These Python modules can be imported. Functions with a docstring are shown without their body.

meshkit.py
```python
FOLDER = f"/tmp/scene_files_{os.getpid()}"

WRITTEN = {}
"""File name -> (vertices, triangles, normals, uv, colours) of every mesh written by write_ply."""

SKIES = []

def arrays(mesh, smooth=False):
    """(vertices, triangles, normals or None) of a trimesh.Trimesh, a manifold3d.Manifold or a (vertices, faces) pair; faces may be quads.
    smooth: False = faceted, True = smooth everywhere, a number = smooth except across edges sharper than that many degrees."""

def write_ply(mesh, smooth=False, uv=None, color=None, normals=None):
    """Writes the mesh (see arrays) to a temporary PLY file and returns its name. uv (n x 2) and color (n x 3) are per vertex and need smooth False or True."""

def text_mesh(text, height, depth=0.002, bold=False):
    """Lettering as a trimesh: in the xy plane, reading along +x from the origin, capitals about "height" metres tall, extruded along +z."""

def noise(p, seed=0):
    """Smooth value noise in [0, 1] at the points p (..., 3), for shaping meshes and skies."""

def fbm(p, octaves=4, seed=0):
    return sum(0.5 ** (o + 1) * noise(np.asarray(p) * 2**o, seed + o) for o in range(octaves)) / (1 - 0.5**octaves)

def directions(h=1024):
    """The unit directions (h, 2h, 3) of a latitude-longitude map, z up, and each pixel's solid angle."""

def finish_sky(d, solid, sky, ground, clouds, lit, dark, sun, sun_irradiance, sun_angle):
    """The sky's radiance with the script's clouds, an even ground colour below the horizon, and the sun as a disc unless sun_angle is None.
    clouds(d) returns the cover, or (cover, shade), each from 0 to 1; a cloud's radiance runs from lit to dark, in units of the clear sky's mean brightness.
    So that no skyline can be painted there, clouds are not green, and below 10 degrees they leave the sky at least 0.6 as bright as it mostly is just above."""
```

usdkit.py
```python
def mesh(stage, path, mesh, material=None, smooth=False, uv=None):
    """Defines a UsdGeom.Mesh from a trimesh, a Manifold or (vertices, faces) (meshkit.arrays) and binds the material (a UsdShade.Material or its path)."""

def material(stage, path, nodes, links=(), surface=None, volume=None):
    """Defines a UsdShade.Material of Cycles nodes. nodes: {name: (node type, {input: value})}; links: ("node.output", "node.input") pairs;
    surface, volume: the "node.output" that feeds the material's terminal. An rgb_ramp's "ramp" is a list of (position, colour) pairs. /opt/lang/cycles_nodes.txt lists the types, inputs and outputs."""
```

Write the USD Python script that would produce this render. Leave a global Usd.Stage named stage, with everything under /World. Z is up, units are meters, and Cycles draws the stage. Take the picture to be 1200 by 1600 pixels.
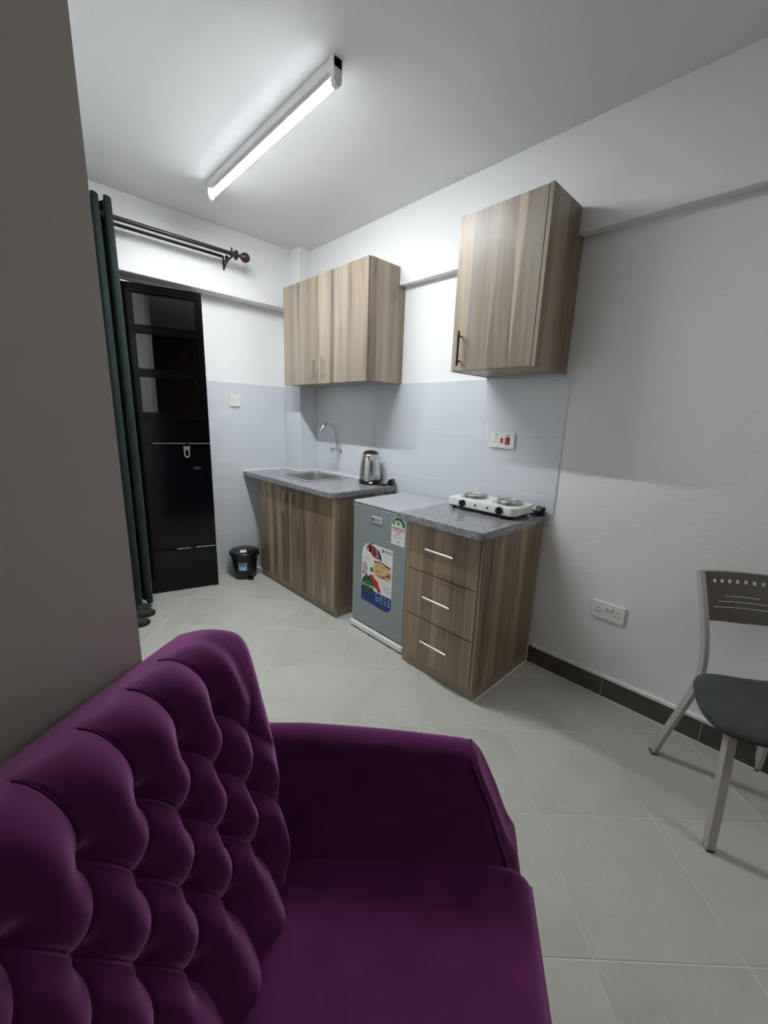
import math, random
import numpy as np, trimesh, shapely
from shapely.geometry import Polygon, Point, box as sbox
from shapely.affinity import rotate as srot, translate as stra, scale as ssc
from pxr import Usd, UsdGeom, UsdShade, Gf, Sdf, Vt
import usdkit, meshkit

stage = Usd.Stage.CreateInMemory()
UsdGeom.SetStageUpAxis(stage, UsdGeom.Tokens.z)
UsdGeom.SetStageMetersPerUnit(stage, 1.0)
UsdGeom.Xform.Define(stage, '/World')
UsdGeom.Scope.Define(stage, '/World/Looks')
random.seed(7)
rng = np.random.default_rng(7)

# ------------------------------------------------------------------ camera, exposure
TUBE_STRENGTH = 108.0
TUBE2_STRENGTH = 29.0
EXPOSURE = 2.0
CAM = np.array([-2.0406, -3.1962, 1.3138]); YAW, PITCH, ROLL, FPX = 0.77055, 0.22768, 0.035433, 631.74
_fw = np.array([math.sin(YAW) * math.cos(PITCH), math.cos(YAW) * math.cos(PITCH), -math.sin(PITCH)])
_r = np.array([math.cos(YAW), -math.sin(YAW), 0.0]); _u = np.cross(_r, _fw)
_rr = _r * math.cos(ROLL) + _u * math.sin(ROLL); _uu = -_r * math.sin(ROLL) + _u * math.cos(ROLL)
cam = UsdGeom.Camera.Define(stage, '/World/camera')
cam.AddTransformOp().Set(Gf.Matrix4d(*_rr, 0, *_uu, 0, *(-_fw), 0, *CAM, 1))
cam.CreateHorizontalApertureAttr(36.0); cam.CreateVerticalApertureAttr(48.0)
cam.CreateFocalLengthAttr(36.0 * FPX / 1200.0)
cam.CreateClippingRangeAttr(Gf.Vec2f(0.02, 100))
cam.CreateExposureAttr(EXPOSURE)
# no sky: it is night outside, the room is lit by its ceiling tube and an added fill tube

# ------------------------------------------------------------------ materials
L = '/World/Looks/'
def simple(name, color, rough=0.5, metal=0.0, spec=0.5, bump=None, coat=0.0, **extra):
    nodes = {'p': ('principled_bsdf', dict(base_color=color, roughness=rough, metallic=metal, specular_ior_level=spec, coat_weight=coat, **extra))}
    links = []
    if bump:
        sc, st, di = bump
        nodes['g'] = ('geometry', {}); nodes['n'] = ('noise_texture', dict(scale=sc, detail=3.0)); nodes['b'] = ('bump', dict(strength=st, distance=di))
        links += [('g.position', 'n.vector'), ('n.fac', 'b.height'), ('b.normal', 'p.normal')]
    return usdkit.material(stage, L + name, nodes, links, surface='p.BSDF')

M = {}
M['paint'] = simple('white_wall_paint', (0.84, 0.845, 0.84), 0.55, bump=(55, 0.25, 0.004))
M['ceiling'] = simple('ceiling_paint', (0.82, 0.825, 0.83), 0.7, bump=(40, 0.15, 0.004))
M['partition'] = simple('partition_paint', (0.64, 0.605, 0.58), 0.75, bump=(70, 0.10, 0.003))  # wall paint greyed down: this face carries its shade in the colour
M['white_plastic'] = simple('white_plastic', (0.78, 0.78, 0.76), 0.3)
M['white_enamel'] = simple('white_enamel', (0.82, 0.82, 0.8), 0.25)
M['switch_red'] = simple('red_plastic', (0.42, 0.03, 0.04), 0.3)
M['black_plastic'] = simple('black_plastic', (0.008, 0.008, 0.009), 0.28)
M['black_rubber'] = simple('black_rubber', (0.012, 0.012, 0.012), 0.6)
M['black_gloss'] = simple('black_gloss_paint', (0.002, 0.002, 0.003), 0.13, spec=0.3, bump=(14, 0.05, 0.004))
M['chrome'] = simple('chrome', (0.75, 0.76, 0.78), 0.12, 1.0)
M['steel'] = simple('brushed_steel', (0.62, 0.62, 0.62), 0.27, 1.0)
M['steel_satin'] = simple('satin_steel', (0.55, 0.55, 0.53), 0.35, 1.0)
M['bronze'] = simple('dark_bronze', (0.045, 0.036, 0.036), 0.35, 0.5)
M['bronze_red'] = simple('red_bronze', (0.06, 0.028, 0.026), 0.28, 0.4)
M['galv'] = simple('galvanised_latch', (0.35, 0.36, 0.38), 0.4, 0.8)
M['sealant'] = simple('white_sealant', (0.85, 0.85, 0.84), 0.4)
M['grout'] = simple('floor_grout', (0.62, 0.615, 0.565), 0.8)
M['tile_grout'] = simple('wall_tile_grout', (0.73, 0.75, 0.775), 0.6)
M['fridge_top'] = simple('fridge_top_grey', (0.40, 0.42, 0.44), 0.4)
M['chair_metal'] = simple('grey_chair_metal', (0.50, 0.48, 0.46), 0.4, 0.15)
M['chair_panel'] = simple('chair_panel_grey', (0.125, 0.115, 0.108), 0.5, 0.1)
M['paper'] = simple('paper_white', (0.8, 0.8, 0.78), 0.5)
M['ink_grey'] = simple('ink_grey', (0.22, 0.22, 0.22), 0.6)
M['ink_light'] = simple('ink_light_grey', (0.5, 0.5, 0.5), 0.6)
M['ink_dark'] = simple('ink_dark', (0.03, 0.03, 0.03), 0.6)
M['ink_red'] = simple('ink_red', (0.5, 0.02, 0.03), 0.5)
M['ink_green'] = simple('ink_green', (0.01, 0.16, 0.05), 0.5)
M['ink_dgreen'] = simple('ink_dark_green', (0.008, 0.07, 0.03), 0.5)
M['ink_pale_green'] = simple('ink_pale_green', (0.5, 0.72, 0.52), 0.5)
M['ink_blue'] = simple('ink_blue', (0.012, 0.03, 0.22), 0.5)
M['ink_cyan'] = simple('ink_cyan', (0.05, 0.36, 0.58), 0.5)
M['ink_pale_blue'] = simple('ink_pale_blue', (0.35, 0.6, 0.78), 0.5)
M['ink_meat'] = simple('ink_meat_red', (0.28, 0.012, 0.03), 0.5)
M['ink_tomato'] = simple('ink_tomato_red', (0.5, 0.018, 0.018), 0.5)
M['ink_cream'] = simple('ink_cream', (0.75, 0.48, 0.24), 0.5)
M['ink_tan'] = simple('ink_tan', (0.5, 0.26, 0.09), 0.5)
M['ink_pink'] = simple('ink_pink', (0.72, 0.35, 0.33), 0.5)
M['ink_brown'] = simple('ink_brown', (0.06, 0.02, 0.015), 0.5)
M['edge_band'] = simple('laminate_edge_band', (0.30, 0.235, 0.18), 0.45)
M['dark_gap'] = simple('cabinet_inside_dark', (0.05, 0.04, 0.03), 0.7)
M['wardrobe_brown'] = simple('wardrobe_dark_brown', (0.10, 0.062, 0.052), 0.5)
M['badge_silver'] = simple('badge_silver', (0.55, 0.57, 0.6), 0.45, 0.2)
M['slipper'] = simple('dark_slipper_rubber', (0.018, 0.022, 0.018), 0.7)
M['baseboard'] = usdkit.material(stage, L + 'dark_skirting_tile', {
    'g': ('geometry', {}), 'n': ('noise_texture', dict(scale=9.0, detail=4.0)),
    'r': ('rgb_ramp', {'ramp': [(0.3, (0.060, 0.052, 0.042)), (0.7, (0.095, 0.083, 0.068))]}),
    'p': ('principled_bsdf', dict(roughness=0.35))},
    [('g.position', 'n.vector'), ('n.fac', 'r.fac'), ('r.color', 'p.base_color')], surface='p.BSDF')
def wood(name, ramp, rough=0.33, seed=0.0):
    M[name] = usdkit.material(stage, L + name, {
        'g': ('geometry', {}),
        'm1': ('mapping', dict(scale=(1, 1, 0.02), location=(seed, seed * 1.7, 0))),
        'warp': ('noise_texture', dict(scale=3.0, detail=2.0)),
        'wm': ('vector_math', dict(math_type='multiply_add', vector2=(0.012, 0.012, 0.0))),
        'v': ('voronoi_texture', dict(scale=14.0, feature='f1', randomness=1.0)),
        'sep': ('separate_color', {}),
        'm2': ('mapping', dict(scale=(1, 1, 0.022), location=(seed, 0, 0))),
        'n': ('noise_texture', dict(scale=95.0, detail=5.0, roughness=0.65)),
        'm3': ('mapping', dict(scale=(1, 1, 0.05))),
        'n2': ('noise_texture', dict(scale=22.0, detail=3.0, roughness=0.6, distortion=0.6)),
        'a': ('math', dict(math_type='multiply_add', value2=0.50, value3=0.05)),
        'b': ('math', dict(math_type='multiply_add', value2=0.55)),
        'c': ('math', dict(math_type='multiply_add', value2=0.62)),
        'off': ('math', dict(math_type='subtract', value2=0.385)),
        'r': ('rgb_ramp', {'ramp': ramp}),
        'bp': ('bump', dict(strength=0.12, distance=0.002)),
        'p': ('principled_bsdf', dict(roughness=rough, specular_ior_level=0.45))},
        [('g.position', 'warp.vector'), ('warp.color', 'wm.vector1'), ('g.position', 'wm.vector3'), ('wm.vector', 'm1.vector'), ('m1.vector', 'v.vector'), ('v.color', 'sep.color'),
         ('wm.vector', 'm2.vector'), ('m2.vector', 'n.vector'), ('wm.vector', 'm3.vector'), ('m3.vector', 'n2.vector'),
         ('sep.r', 'a.value1'), ('n.fac', 'b.value1'), ('a.value', 'b.value3'), ('n2.fac', 'c.value1'), ('b.value', 'c.value3'), ('c.value', 'off.value1'),
         ('off.value', 'r.fac'), ('r.color', 'p.base_color'), ('n.fac', 'bp.height'), ('bp.normal', 'p.normal')], surface='p.BSDF')
WR = [(0.0, (0.10, 0.07, 0.048)), (0.22, (0.20, 0.148, 0.104)), (0.42, (0.29, 0.232, 0.172)), (0.54, (0.305, 0.268, 0.222)), (0.70, (0.41, 0.325, 0.235)), (0.95, (0.50, 0.415, 0.31))]
wood('laminate_wall_units', WR, 0.36, 0.0)
wood('laminate_base_units', [(0.02, (0.045, 0.03, 0.019)), (0.25, (0.125, 0.086, 0.055)), (0.42, (0.225, 0.165, 0.108)), (0.56, (0.24, 0.19, 0.138)), (0.72, (0.36, 0.262, 0.162)), (0.95, (0.45, 0.345, 0.225))], 0.38, 3.3)
M['granite'] = usdkit.material(stage, L + 'grey_granite', {
    'g': ('geometry', {}), 'v': ('voronoi_texture', dict(scale=300.0)), 'sep': ('separate_color', {}),
    'n': ('noise_texture', dict(scale=45.0, detail=4.0)), 'ad': ('math', dict(math_type='multiply_add', value2=0.7)), 'ns': ('math', dict(math_type='multiply', value2=0.45)),
    'r': ('rgb_ramp', {'ramp': [(0.15, (0.08, 0.08, 0.087)), (0.4, (0.19, 0.19, 0.20)), (0.65, (0.27, 0.272, 0.285)), (0.9, (0.47, 0.47, 0.49))]}),
    'p': ('principled_bsdf', dict(roughness=0.2))},
    [('g.position', 'v.vector'), ('v.color', 'sep.color'), ('g.position', 'n.vector'), ('n.fac', 'ns.value1'), ('sep.r', 'ad.value1'), ('ns.value', 'ad.value3'), ('ad.value', 'r.fac'), ('r.color', 'p.base_color')], surface='p.BSDF')
M['floor_tile'] = usdkit.material(stage, L + 'greige_floor_tile', {
    'g': ('geometry', {}), 'oi': ('object_info', {}), 'off': ('vector_math', dict(math_type='scale', vector1=(9.0, 5.0, 7.0))), 'add': ('vector_math', dict(math_type='add')),
    'n': ('noise_texture', dict(scale=2.6, detail=6.0, roughness=0.62, distortion=1.2)),
    'r': ('rgb_ramp', {'ramp': [(0.25, (0.455, 0.455, 0.41)), (0.5, (0.515, 0.512, 0.463)), (0.75, (0.56, 0.556, 0.505))]}),
    'nv': ('noise_texture', dict(scale=2.1, detail=5.0, roughness=0.55, distortion=2.2)),
    'rv': ('rgb_ramp', {'ramp': [(0.485, (0, 0, 0)), (0.5, (1, 1, 1)), (0.515, (0, 0, 0))]}),
    'k': ('math', dict(math_type='multiply', value2=0.28)),
    'mx': ('mix', dict(color2=(0.64, 0.63, 0.575))),
    'tone': ('math', dict(math_type='multiply_add', value2=0.08, value3=0.96)), 'hs': ('hsv', {}),
    'p': ('principled_bsdf', dict(roughness=0.34, specular_ior_level=0.4))},
    [('oi.random', 'off.scale'), ('g.position', 'add.vector1'), ('off.vector', 'add.vector2'), ('add.vector', 'n.vector'), ('n.fac', 'r.fac'), ('add.vector', 'nv.vector'), ('nv.fac', 'rv.fac'),
     ('rv.color', 'k.value1'), ('k.value', 'mx.fac'), ('r.color', 'mx.color1'), ('mx.color', 'hs.color'), ('oi.random', 'tone.value1'), ('tone.value', 'hs.value'), ('hs.color', 'p.base_color')], surface='p.BSDF')
M['wall_tile'] = usdkit.material(stage, L + 'pale_blue_wall_tile', {
    'oi': ('object_info', {}), 'tone': ('math', dict(math_type='multiply_add', value2=0.03, value3=0.985)), 'hs': ('hsv', dict(color=(0.66, 0.695, 0.735))),
    'p': ('principled_bsdf', dict(roughness=0.16))}, [('oi.random', 'tone.value1'), ('tone.value', 'hs.value'), ('hs.color', 'p.base_color')], surface='p.BSDF')
M['fridge'] = simple('silver_grey_fridge', (0.30, 0.34, 0.345), 0.38, 0.2)
def velvet(name, col, tint, sheen):
    M[name] = usdkit.material(stage, L + name, {
        'g': ('geometry', {}), 'n': ('noise_texture', dict(scale=14.0, detail=4.0)), 'n2': ('noise_texture', dict(scale=900.0, detail=1.0)),
        'r': ('rgb_ramp', {'ramp': [(0.3, tuple(0.8 * c for c in col)), (0.7, tuple(1.15 * c for c in col))]}),
        'b': ('bump', dict(strength=0.3, distance=0.0006)),
        'p': ('principled_bsdf', dict(roughness=0.85, specular_ior_level=0.1, sheen_weight=sheen, sheen_roughness=0.45, sheen_tint=tint))},
        [('g.position', 'n.vector'), ('g.position', 'n2.vector'), ('n.fac', 'r.fac'), ('r.color', 'p.base_color'), ('n2.fac', 'b.height'), ('b.normal', 'p.normal')], surface='p.BSDF')
velvet('purple_velvet', (0.098, 0.015, 0.086), (0.85, 0.34, 0.80), 1.0)
velvet('purple_seam', (0.05, 0.004, 0.045), (0.75, 0.22, 0.72), 0.1)
velvet('green_curtain_cloth', (0.021, 0.031, 0.030), (0.45, 0.6, 0.58), 0.2)
velvet('black_seat_vinyl', (0.06, 0.066, 0.068), (0.6, 0.62, 0.62), 0.2)
M['glass'] = usdkit.material(stage, L + 'door_pane_glass', {
    't': ('transparent_bsdf', dict(color=(0.75, 0.78, 0.8))), 'gl': ('glossy_bsdf', dict(color=(0.95, 0.95, 0.95), roughness=0.02)), 'f': ('fresnel', dict(IOR=1.9)), 'm': ('mix_closure', {})},
    [('f.fac', 'm.fac'), ('t.BSDF', 'm.closure1'), ('gl.BSDF', 'm.closure2')], surface='m.closure')
M['tube_side'] = usdkit.material(stage, L + 'lit_tube_side', {'e': ('emission', dict(color=(0.93, 0.97, 1.0), strength=TUBE_STRENGTH * 0.06))}, [], surface='e.emission')
M['tube'] = usdkit.material(stage, L + 'lit_tube', {'e': ('emission', dict(color=(0.93, 0.97, 1.0), strength=TUBE_STRENGTH))}, [], surface='e.emission')

M['tube_dim_side'] = usdkit.material(stage, L + 'lit_dimmer_tube_side', {'e': ('emission', dict(color=(1.0, 0.95, 0.88), strength=TUBE2_STRENGTH * 0.115))}, [], surface='e.emission')
M['tube_dim'] = usdkit.material(stage, L + 'lit_dimmer_tube', {'e': ('emission', dict(color=(1.0, 0.95, 0.88), strength=TUBE2_STRENGTH))}, [], surface='e.emission')

# ------------------------------------------------------------------ object helpers
_used = {}
def numbered(parent, name):
    k = (parent, name); n = _used.get(k, -1) + 1; _used[k] = n
    return name if n == 0 else f'{name}_{n:03d}'
def settag(p, label=None, cat=None, group=None, kind=None):
    for k, v in (('label', label), ('category', cat), ('group', group), ('kind', kind)):
        if v: p.SetCustomDataByKey(k, v)
ORI = {}
def thing(name, label, cat, loc=(0, 0, 0), group=None, kind=None):
    path = '/World/' + numbered('/World', name)
    x = UsdGeom.Xform.Define(stage, path); x.AddTranslateOp().Set(Gf.Vec3d(*map(float, loc)))
    settag(x.GetPrim(), label, cat, group, kind); ORI[path] = np.array(loc, float)
    return path
def part(parent, name, mesh, mat, smooth=False, label=None, kind=None):
    """mesh in world coordinates; becomes one Mesh under parent (a thing or a part)"""
    path = parent + '/' + numbered(parent, name)
    ORI[path] = ORI[parent]
    v, f, n = meshkit.arrays(mesh, smooth)
    m = usdkit.mesh(stage, path, (v - ORI[parent], f), M[mat] if isinstance(mat, str) else mat, smooth=False)
    if n is not None:
        m.CreateNormalsAttr(Vt.Vec3fArray.FromNumpy(n.astype(np.float32))); m.SetNormalsInterpolation('vertex')
    settag(m.GetPrim(), label, None, None, kind)
    return path
cat = trimesh.util.concatenate

def bx(x0, x1, y0, y1, z0, z1, b=0.0):
    lo, hi = np.minimum((x0, y0, z0), (x1, y1, z1)), np.maximum((x0, y0, z0), (x1, y1, z1))
    b = min(b, *(0.45 * (hi - lo)))
    if b <= 0:
        m = trimesh.creation.box(extents=hi - lo); m.apply_translation((lo + hi) / 2); return m
    pts = []
    for a in range(3):
        l2, h2 = lo + b, hi - b
        l2[a], h2[a] = lo[a], hi[a]
        for c in np.ndindex(2, 2, 2): pts.append([(l2, h2)[c[k]][k] for k in range(3)])
    return trimesh.convex.convex_hull(np.array(pts))
def frame_map(mesh, o, ex, ey, ez):
    m = mesh.copy(); T = np.eye(4); T[:3, 0], T[:3, 1], T[:3, 2], T[:3, 3] = ex, ey, ez, o
    m.apply_transform(T); return m
def slab(poly, z0, z1, b=0.003):
    """extruded polygon with chamfered upper and lower edges"""
    if b <= 0: m = trimesh.creation.extrude_polygon(poly, z1 - z0, engine='earcut'); m.apply_translation((0, 0, z0)); return m
    inner = poly.buffer(-b, join_style=2)
    rings = lambda p: [p.exterior] + list(p.interiors)
    out = []
    mid = trimesh.creation.extrude_polygon(poly, z1 - z0 - 2 * b, engine='earcut'); mid.apply_translation((0, 0, z0 + b)); out.append(mid)
    top = trimesh.creation.extrude_polygon(inner, b, engine='earcut'); top.apply_translation((0, 0, z1 - b)); out.append(top)
    bot = trimesh.creation.extrude_polygon(inner, b, engine='earcut'); bot.apply_translation((0, 0, z0)); out.append(bot)
    return cat(out)
def prism(poly, z0, z1, b=0.0015):
    """convex prism with a bevelled top edge"""
    c = np.array(poly.exterior.coords)[:-1]; t = poly.buffer(-b, join_style=2)
    if t.is_empty or t.geom_type != 'Polygon': t = poly
    tt = np.array(t.exterior.coords)[:-1]
    pts = [(*p, z0) for p in c] + [(*p, z1 - b) for p in c] + [(*p, z1) for p in tt]
    return trimesh.convex.convex_hull(np.array(pts))
def rod(a, b, r, n=12, r2=None):
    a, b = np.array(a, float), np.array(b, float); return tube([a, b], [r, r if r2 is None else r2], n)
def tube(path, r, n=12, caps=True, square=False):
    P = np.array(path, float); k = len(P); r = np.broadcast_to(np.asarray(r, float), (k,))
    T = np.gradient(P, axis=0); T /= np.linalg.norm(T, axis=1, keepdims=True)
    ref = np.array([0, 0, 1.0]) if abs(T[0][2]) < 0.9 else np.array([1.0, 0, 0])
    N = np.cross(T[0], ref); N /= np.linalg.norm(N); V = []
    a = np.arange(n) / n * 2 * math.pi + (math.pi / 4 if square else 0)
    for i in range(k):
        N = N - T[i] * (N @ T[i]); N /= np.linalg.norm(N); B = np.cross(T[i], N)
        V.append(P[i] + r[i] * (np.cos(a)[:, None] * N + np.sin(a)[:, None] * B))
    V = np.vstack(V); F = []
    for i in range(k - 1):
        for j in range(n):
            j2 = (j + 1) % n; p, q, s, t = i * n + j, i * n + j2, (i + 1) * n + j2, (i + 1) * n + j
            F += [(p, q, s), (p, s, t)]
    if caps:
        c0, c1 = len(V), len(V) + 1; V = np.vstack([V, P[0], P[-1]])
        for j in range(n):
            j2 = (j + 1) % n; F += [(c0, j2, j), (c1, (k - 1) * n + j, (k - 1) * n + j2)]
    m = trimesh.Trimesh(V, F, process=False); m.fix_normals(); return m
def bez(pts, n=24):
    P = np.array(pts, float); k = len(P) - 1; t = np.linspace(0, 1, n)[:, None]
    return sum(math.comb(k, i) * (1 - t) ** (k - i) * t ** i * P[i] for i in range(k + 1))
def smoothpath(pts, n=40):
    from scipy.interpolate import CubicSpline
    P = np.array(pts, float); s = np.r_[0, np.cumsum(np.linalg.norm(np.diff(P, axis=0), axis=1))]
    return CubicSpline(s, P)(np.linspace(0, s[-1], n))
def above(z, P): P = P.copy(); P[:, 2] = np.maximum(P[:, 2], z); return P
def lathe(profile, c, n=40, axis=(0, 0, 1)):
    m = trimesh.creation.revolve(np.array(profile, float), sections=n)
    ax = np.array(axis, float); T = trimesh.geometry.align_vectors([0, 0, 1], ax); m.apply_transform(T); m.apply_translation(c); return m
def grid_mesh(G, closed_u=False):
    a, b = G.shape[:2]; idx = np.arange(a * b).reshape(a, b); F = []
    I, J = (a if closed_u else a - 1), b - 1
    i, j = np.meshgrid(np.arange(I), np.arange(J), indexing='ij'); i2 = (i + 1) % a
    p, q, r_, s = idx[i, j], idx[i2, j], idx[i2, j + 1], idx[i, j + 1]
    F = np.concatenate([np.stack([p, q, r_], -1).reshape(-1, 3), np.stack([p, r_, s], -1).reshape(-1, 3)])
    return trimesh.Trimesh(G.reshape(-1, 3), F, process=False)
def flat(poly, o, ex, ey, depth=0.0006, lift=0.0):
    """a print: polygon in the plane (ex, ey) at o, raised along ex x ey"""
    ez = np.cross(ex, ey); ms = []
    for g in getattr(poly, 'geoms', [poly]):
        if g.is_empty: continue
        m = trimesh.creation.extrude_polygon(g, depth, engine='earcut'); m.apply_translation((0, 0, lift)); ms.append(m)
    return frame_map(cat(ms), o, ex, ey, ez)
def text(t, h, o, ex, ey, lift=0.0, depth=0.0005, bold=False, sx=1.0):
    m = meshkit.text_mesh(t, h, depth, bold); m.apply_scale((sx, 1, 1)); m.apply_translation((0, 0, lift)); return frame_map(m, o, ex, ey, np.cross(ex, ey))
def ell(cx, cy, rx, ry, rot=0): return srot(ssc(Point(0, 0).buffer(1, 24), rx, ry), rot).__class__(stra(srot(ssc(Point(0, 0).buffer(1, 24), rx, ry), rot), cx, cy).exterior.coords)

# ------------------------------------------------------------------ dimensions of the room
H, ZB, BR, BF, ZD = 2.5617, 2.1316, 0.0532, 0.1188, 1.5441
YT = -2.3466                       # where the tiled dado of the right wall ends
PX, PY = -1.886, -2.38             # outer corner of the foreground wall
LX, RY = -4.3, -5.6                # living room behind the camera
CW, CD = 0.1665, 0.2330            # corner column
TT = 0.006                         # tile thickness proud of plaster

# ------------------------------------------------------------------ floor
fl = thing('floor', 'greige ceramic tiled floor with joints running diagonally across the room', 'floor', kind='structure')
room = shapely.union_all([sbox(PX, PY - 0.01, 0, 0.05), sbox(LX, RY, 0, PY)])
part(fl, 'grout_bed', cat([bx(PX - 0.12, 0.15, PY, 0.15, -0.06, -0.0012), bx(LX - 0.12, 0.15, RY - 0.12, PY, -0.06, -0.0012)]), 'grout')
TA, TS = 0.77874, 0.39039; TO = np.array([-1.13296, -0.29799])
E1 = np.array([math.cos(TA), -math.sin(TA)]); E2 = np.array([-math.sin(TA), -math.cos(TA)])
for i in range(-12, 14):
    for j in range(-8, 18):
        g = 0.0016
        q = Polygon([TO + TS * (i * E1 + j * E2) + E1 * a + E2 * b for a, b in ((g, g), (TS - g, g), (TS - g, TS - g), (g, TS - g))])
        q = q.intersection(room)
        for c in getattr(q, 'geoms', [q]):
            if c.geom_type == 'Polygon' and c.area > 0.0012:
                if abs(c.convex_hull.area - c.area) > 1e-5: part(fl, 'tile', slab(c, -0.004, 0, 0), 'floor_tile')
                else: part(fl, 'tile', prism(c, -0.004, 0.0, 0.0012), 'floor_tile')

# ------------------------------------------------------------------ ceiling and walls
ce = thing('ceiling', 'plain white painted ceiling carrying the lit tube', 'ceiling', kind='structure')
part(ce, 'plaster', cat([bx(PX - 0.15, 0.15, PY, 0.15, H, H + 0.1), bx(LX - 0.15, 0.15, RY - 0.15, PY, H, H + 0.1)]), 'ceiling')
wr = thing('wall_right', 'white right wall with shallow beam band above and pale tiled dado behind the kitchen', 'wall', kind='structure')
part(wr, 'plaster', bx(0, 0.15, RY - 0.15, 0.15, 0, H), 'paint')
part(wr, 'beam', bx(-BR, 0.0, RY, 0.0, ZB, H, 0.002), 'paint')
rows = [0.0, 0.06, 0.357, 0.654, 0.951, 1.248, ZD]
def dado(wall, o, ex, u0, u1, joints, n):
    """tiles in the vertical plane through o along ex, facing n"""
    us = [u0] + [u for u in joints if u0 < u < u1] + [u1]
    g = 0.0011
    for a, b in zip(us[:-1], us[1:]):
        for c, d in zip(rows[:-1], rows[1:]):
            if b == -YT and d < 0.8: continue                        # only plaster shows below the worktop
            if b == -YT and c < 0.8: c = 0.80
            p = prism(sbox(a + g, c + g, b - g, d - g), 0, TT, 0.0015)
            part(wall, 'tile', frame_map(p, o, ex, (0, 0, 1), n), 'wall_tile')
    gm = cat([bx(u0, u1, 0.8, ZD, 0, TT - 0.001)] + ([bx(u0, min(u1, 1.897), 0, 0.8, 0, TT - 0.001)]))
    part(wall, 'grout', frame_map(gm, o, ex, (0, 0, 1), n), 'tile_grout')
# right wall dado: u runs towards the camera (-Y), faces -X
dado(wr, (0, 0, 0), (0, -1, 0), CD + TT, -YT, [0.547, 0.997, 1.447, 1.897], (-1, 0, 0))
wf = thing('wall_far', 'white far wall with door opening, beam, corner column and pale tiled dado', 'wall', kind='structure')
DX0, DX1, DZ = -1.63, -0.85, 2.11
part(wf, 'plaster', cat([bx(DX1, 0.0, 0, 0.15, 0, H), bx(PX - 0.15, DX0, 0, 0.15, 0, H), bx(DX0, DX1, 0, 0.15, DZ, H)]), 'paint')
part(wf, 'beam', bx(PX, -CW, -BF, 0, ZB, H, 0.002), 'paint')
part(wf, 'column', bx(-CW, -0.0001, -CD, 0, 0, H - 0.0005, 0.003), 'paint')
dado(wf, (0, 0, 0), (1, 0, 0), DX1 + 0.012, -CW - TT, [-0.84, -0.39], (0, -1, 0))
dado(wf, (-CW, 0, 0), (0, -1, 0), 0.0 + TT, CD + TT, [], (-1, 0, 0))
dado(wf, (0, -CD, 0), (1, 0, 0), -CW, -TT, [], (0, -1, 0))
wl = thing('wall_left', 'plain grey-white foreground wall ending in a sharp vertical corner behind the purple sofa', 'wall', kind='structure')
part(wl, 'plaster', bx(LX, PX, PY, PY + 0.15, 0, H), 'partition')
part(wl, 'kitchen_plaster', bx(PX - 0.15, PX, PY + 0.15, 0.0, 0, H), 'paint')
wb = thing('wall_rear', 'plain white wall behind the viewer', 'wall', kind='structure')
part(wb, 'plaster', bx(LX, 0, RY - 0.15, RY, 0, H), 'paint')
ws = thing('wall_side', 'plain white side wall of the sitting area behind the viewer', 'wall', kind='structure')
part(ws, 'plaster', bx(LX - 0.15, LX, RY - 0.15, PY + 0.15, 0, H), 'paint')
bb = thing('baseboard_right', 'dark brown tile skirting along the foot of the right wall', 'baseboard', kind='structure')
BZ = 0.099
y = -2.306
ys = [y, -2.698, -3.096, -3.494, -3.892, -4.29, -4.688, -5.086, -5.484, RY]
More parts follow.
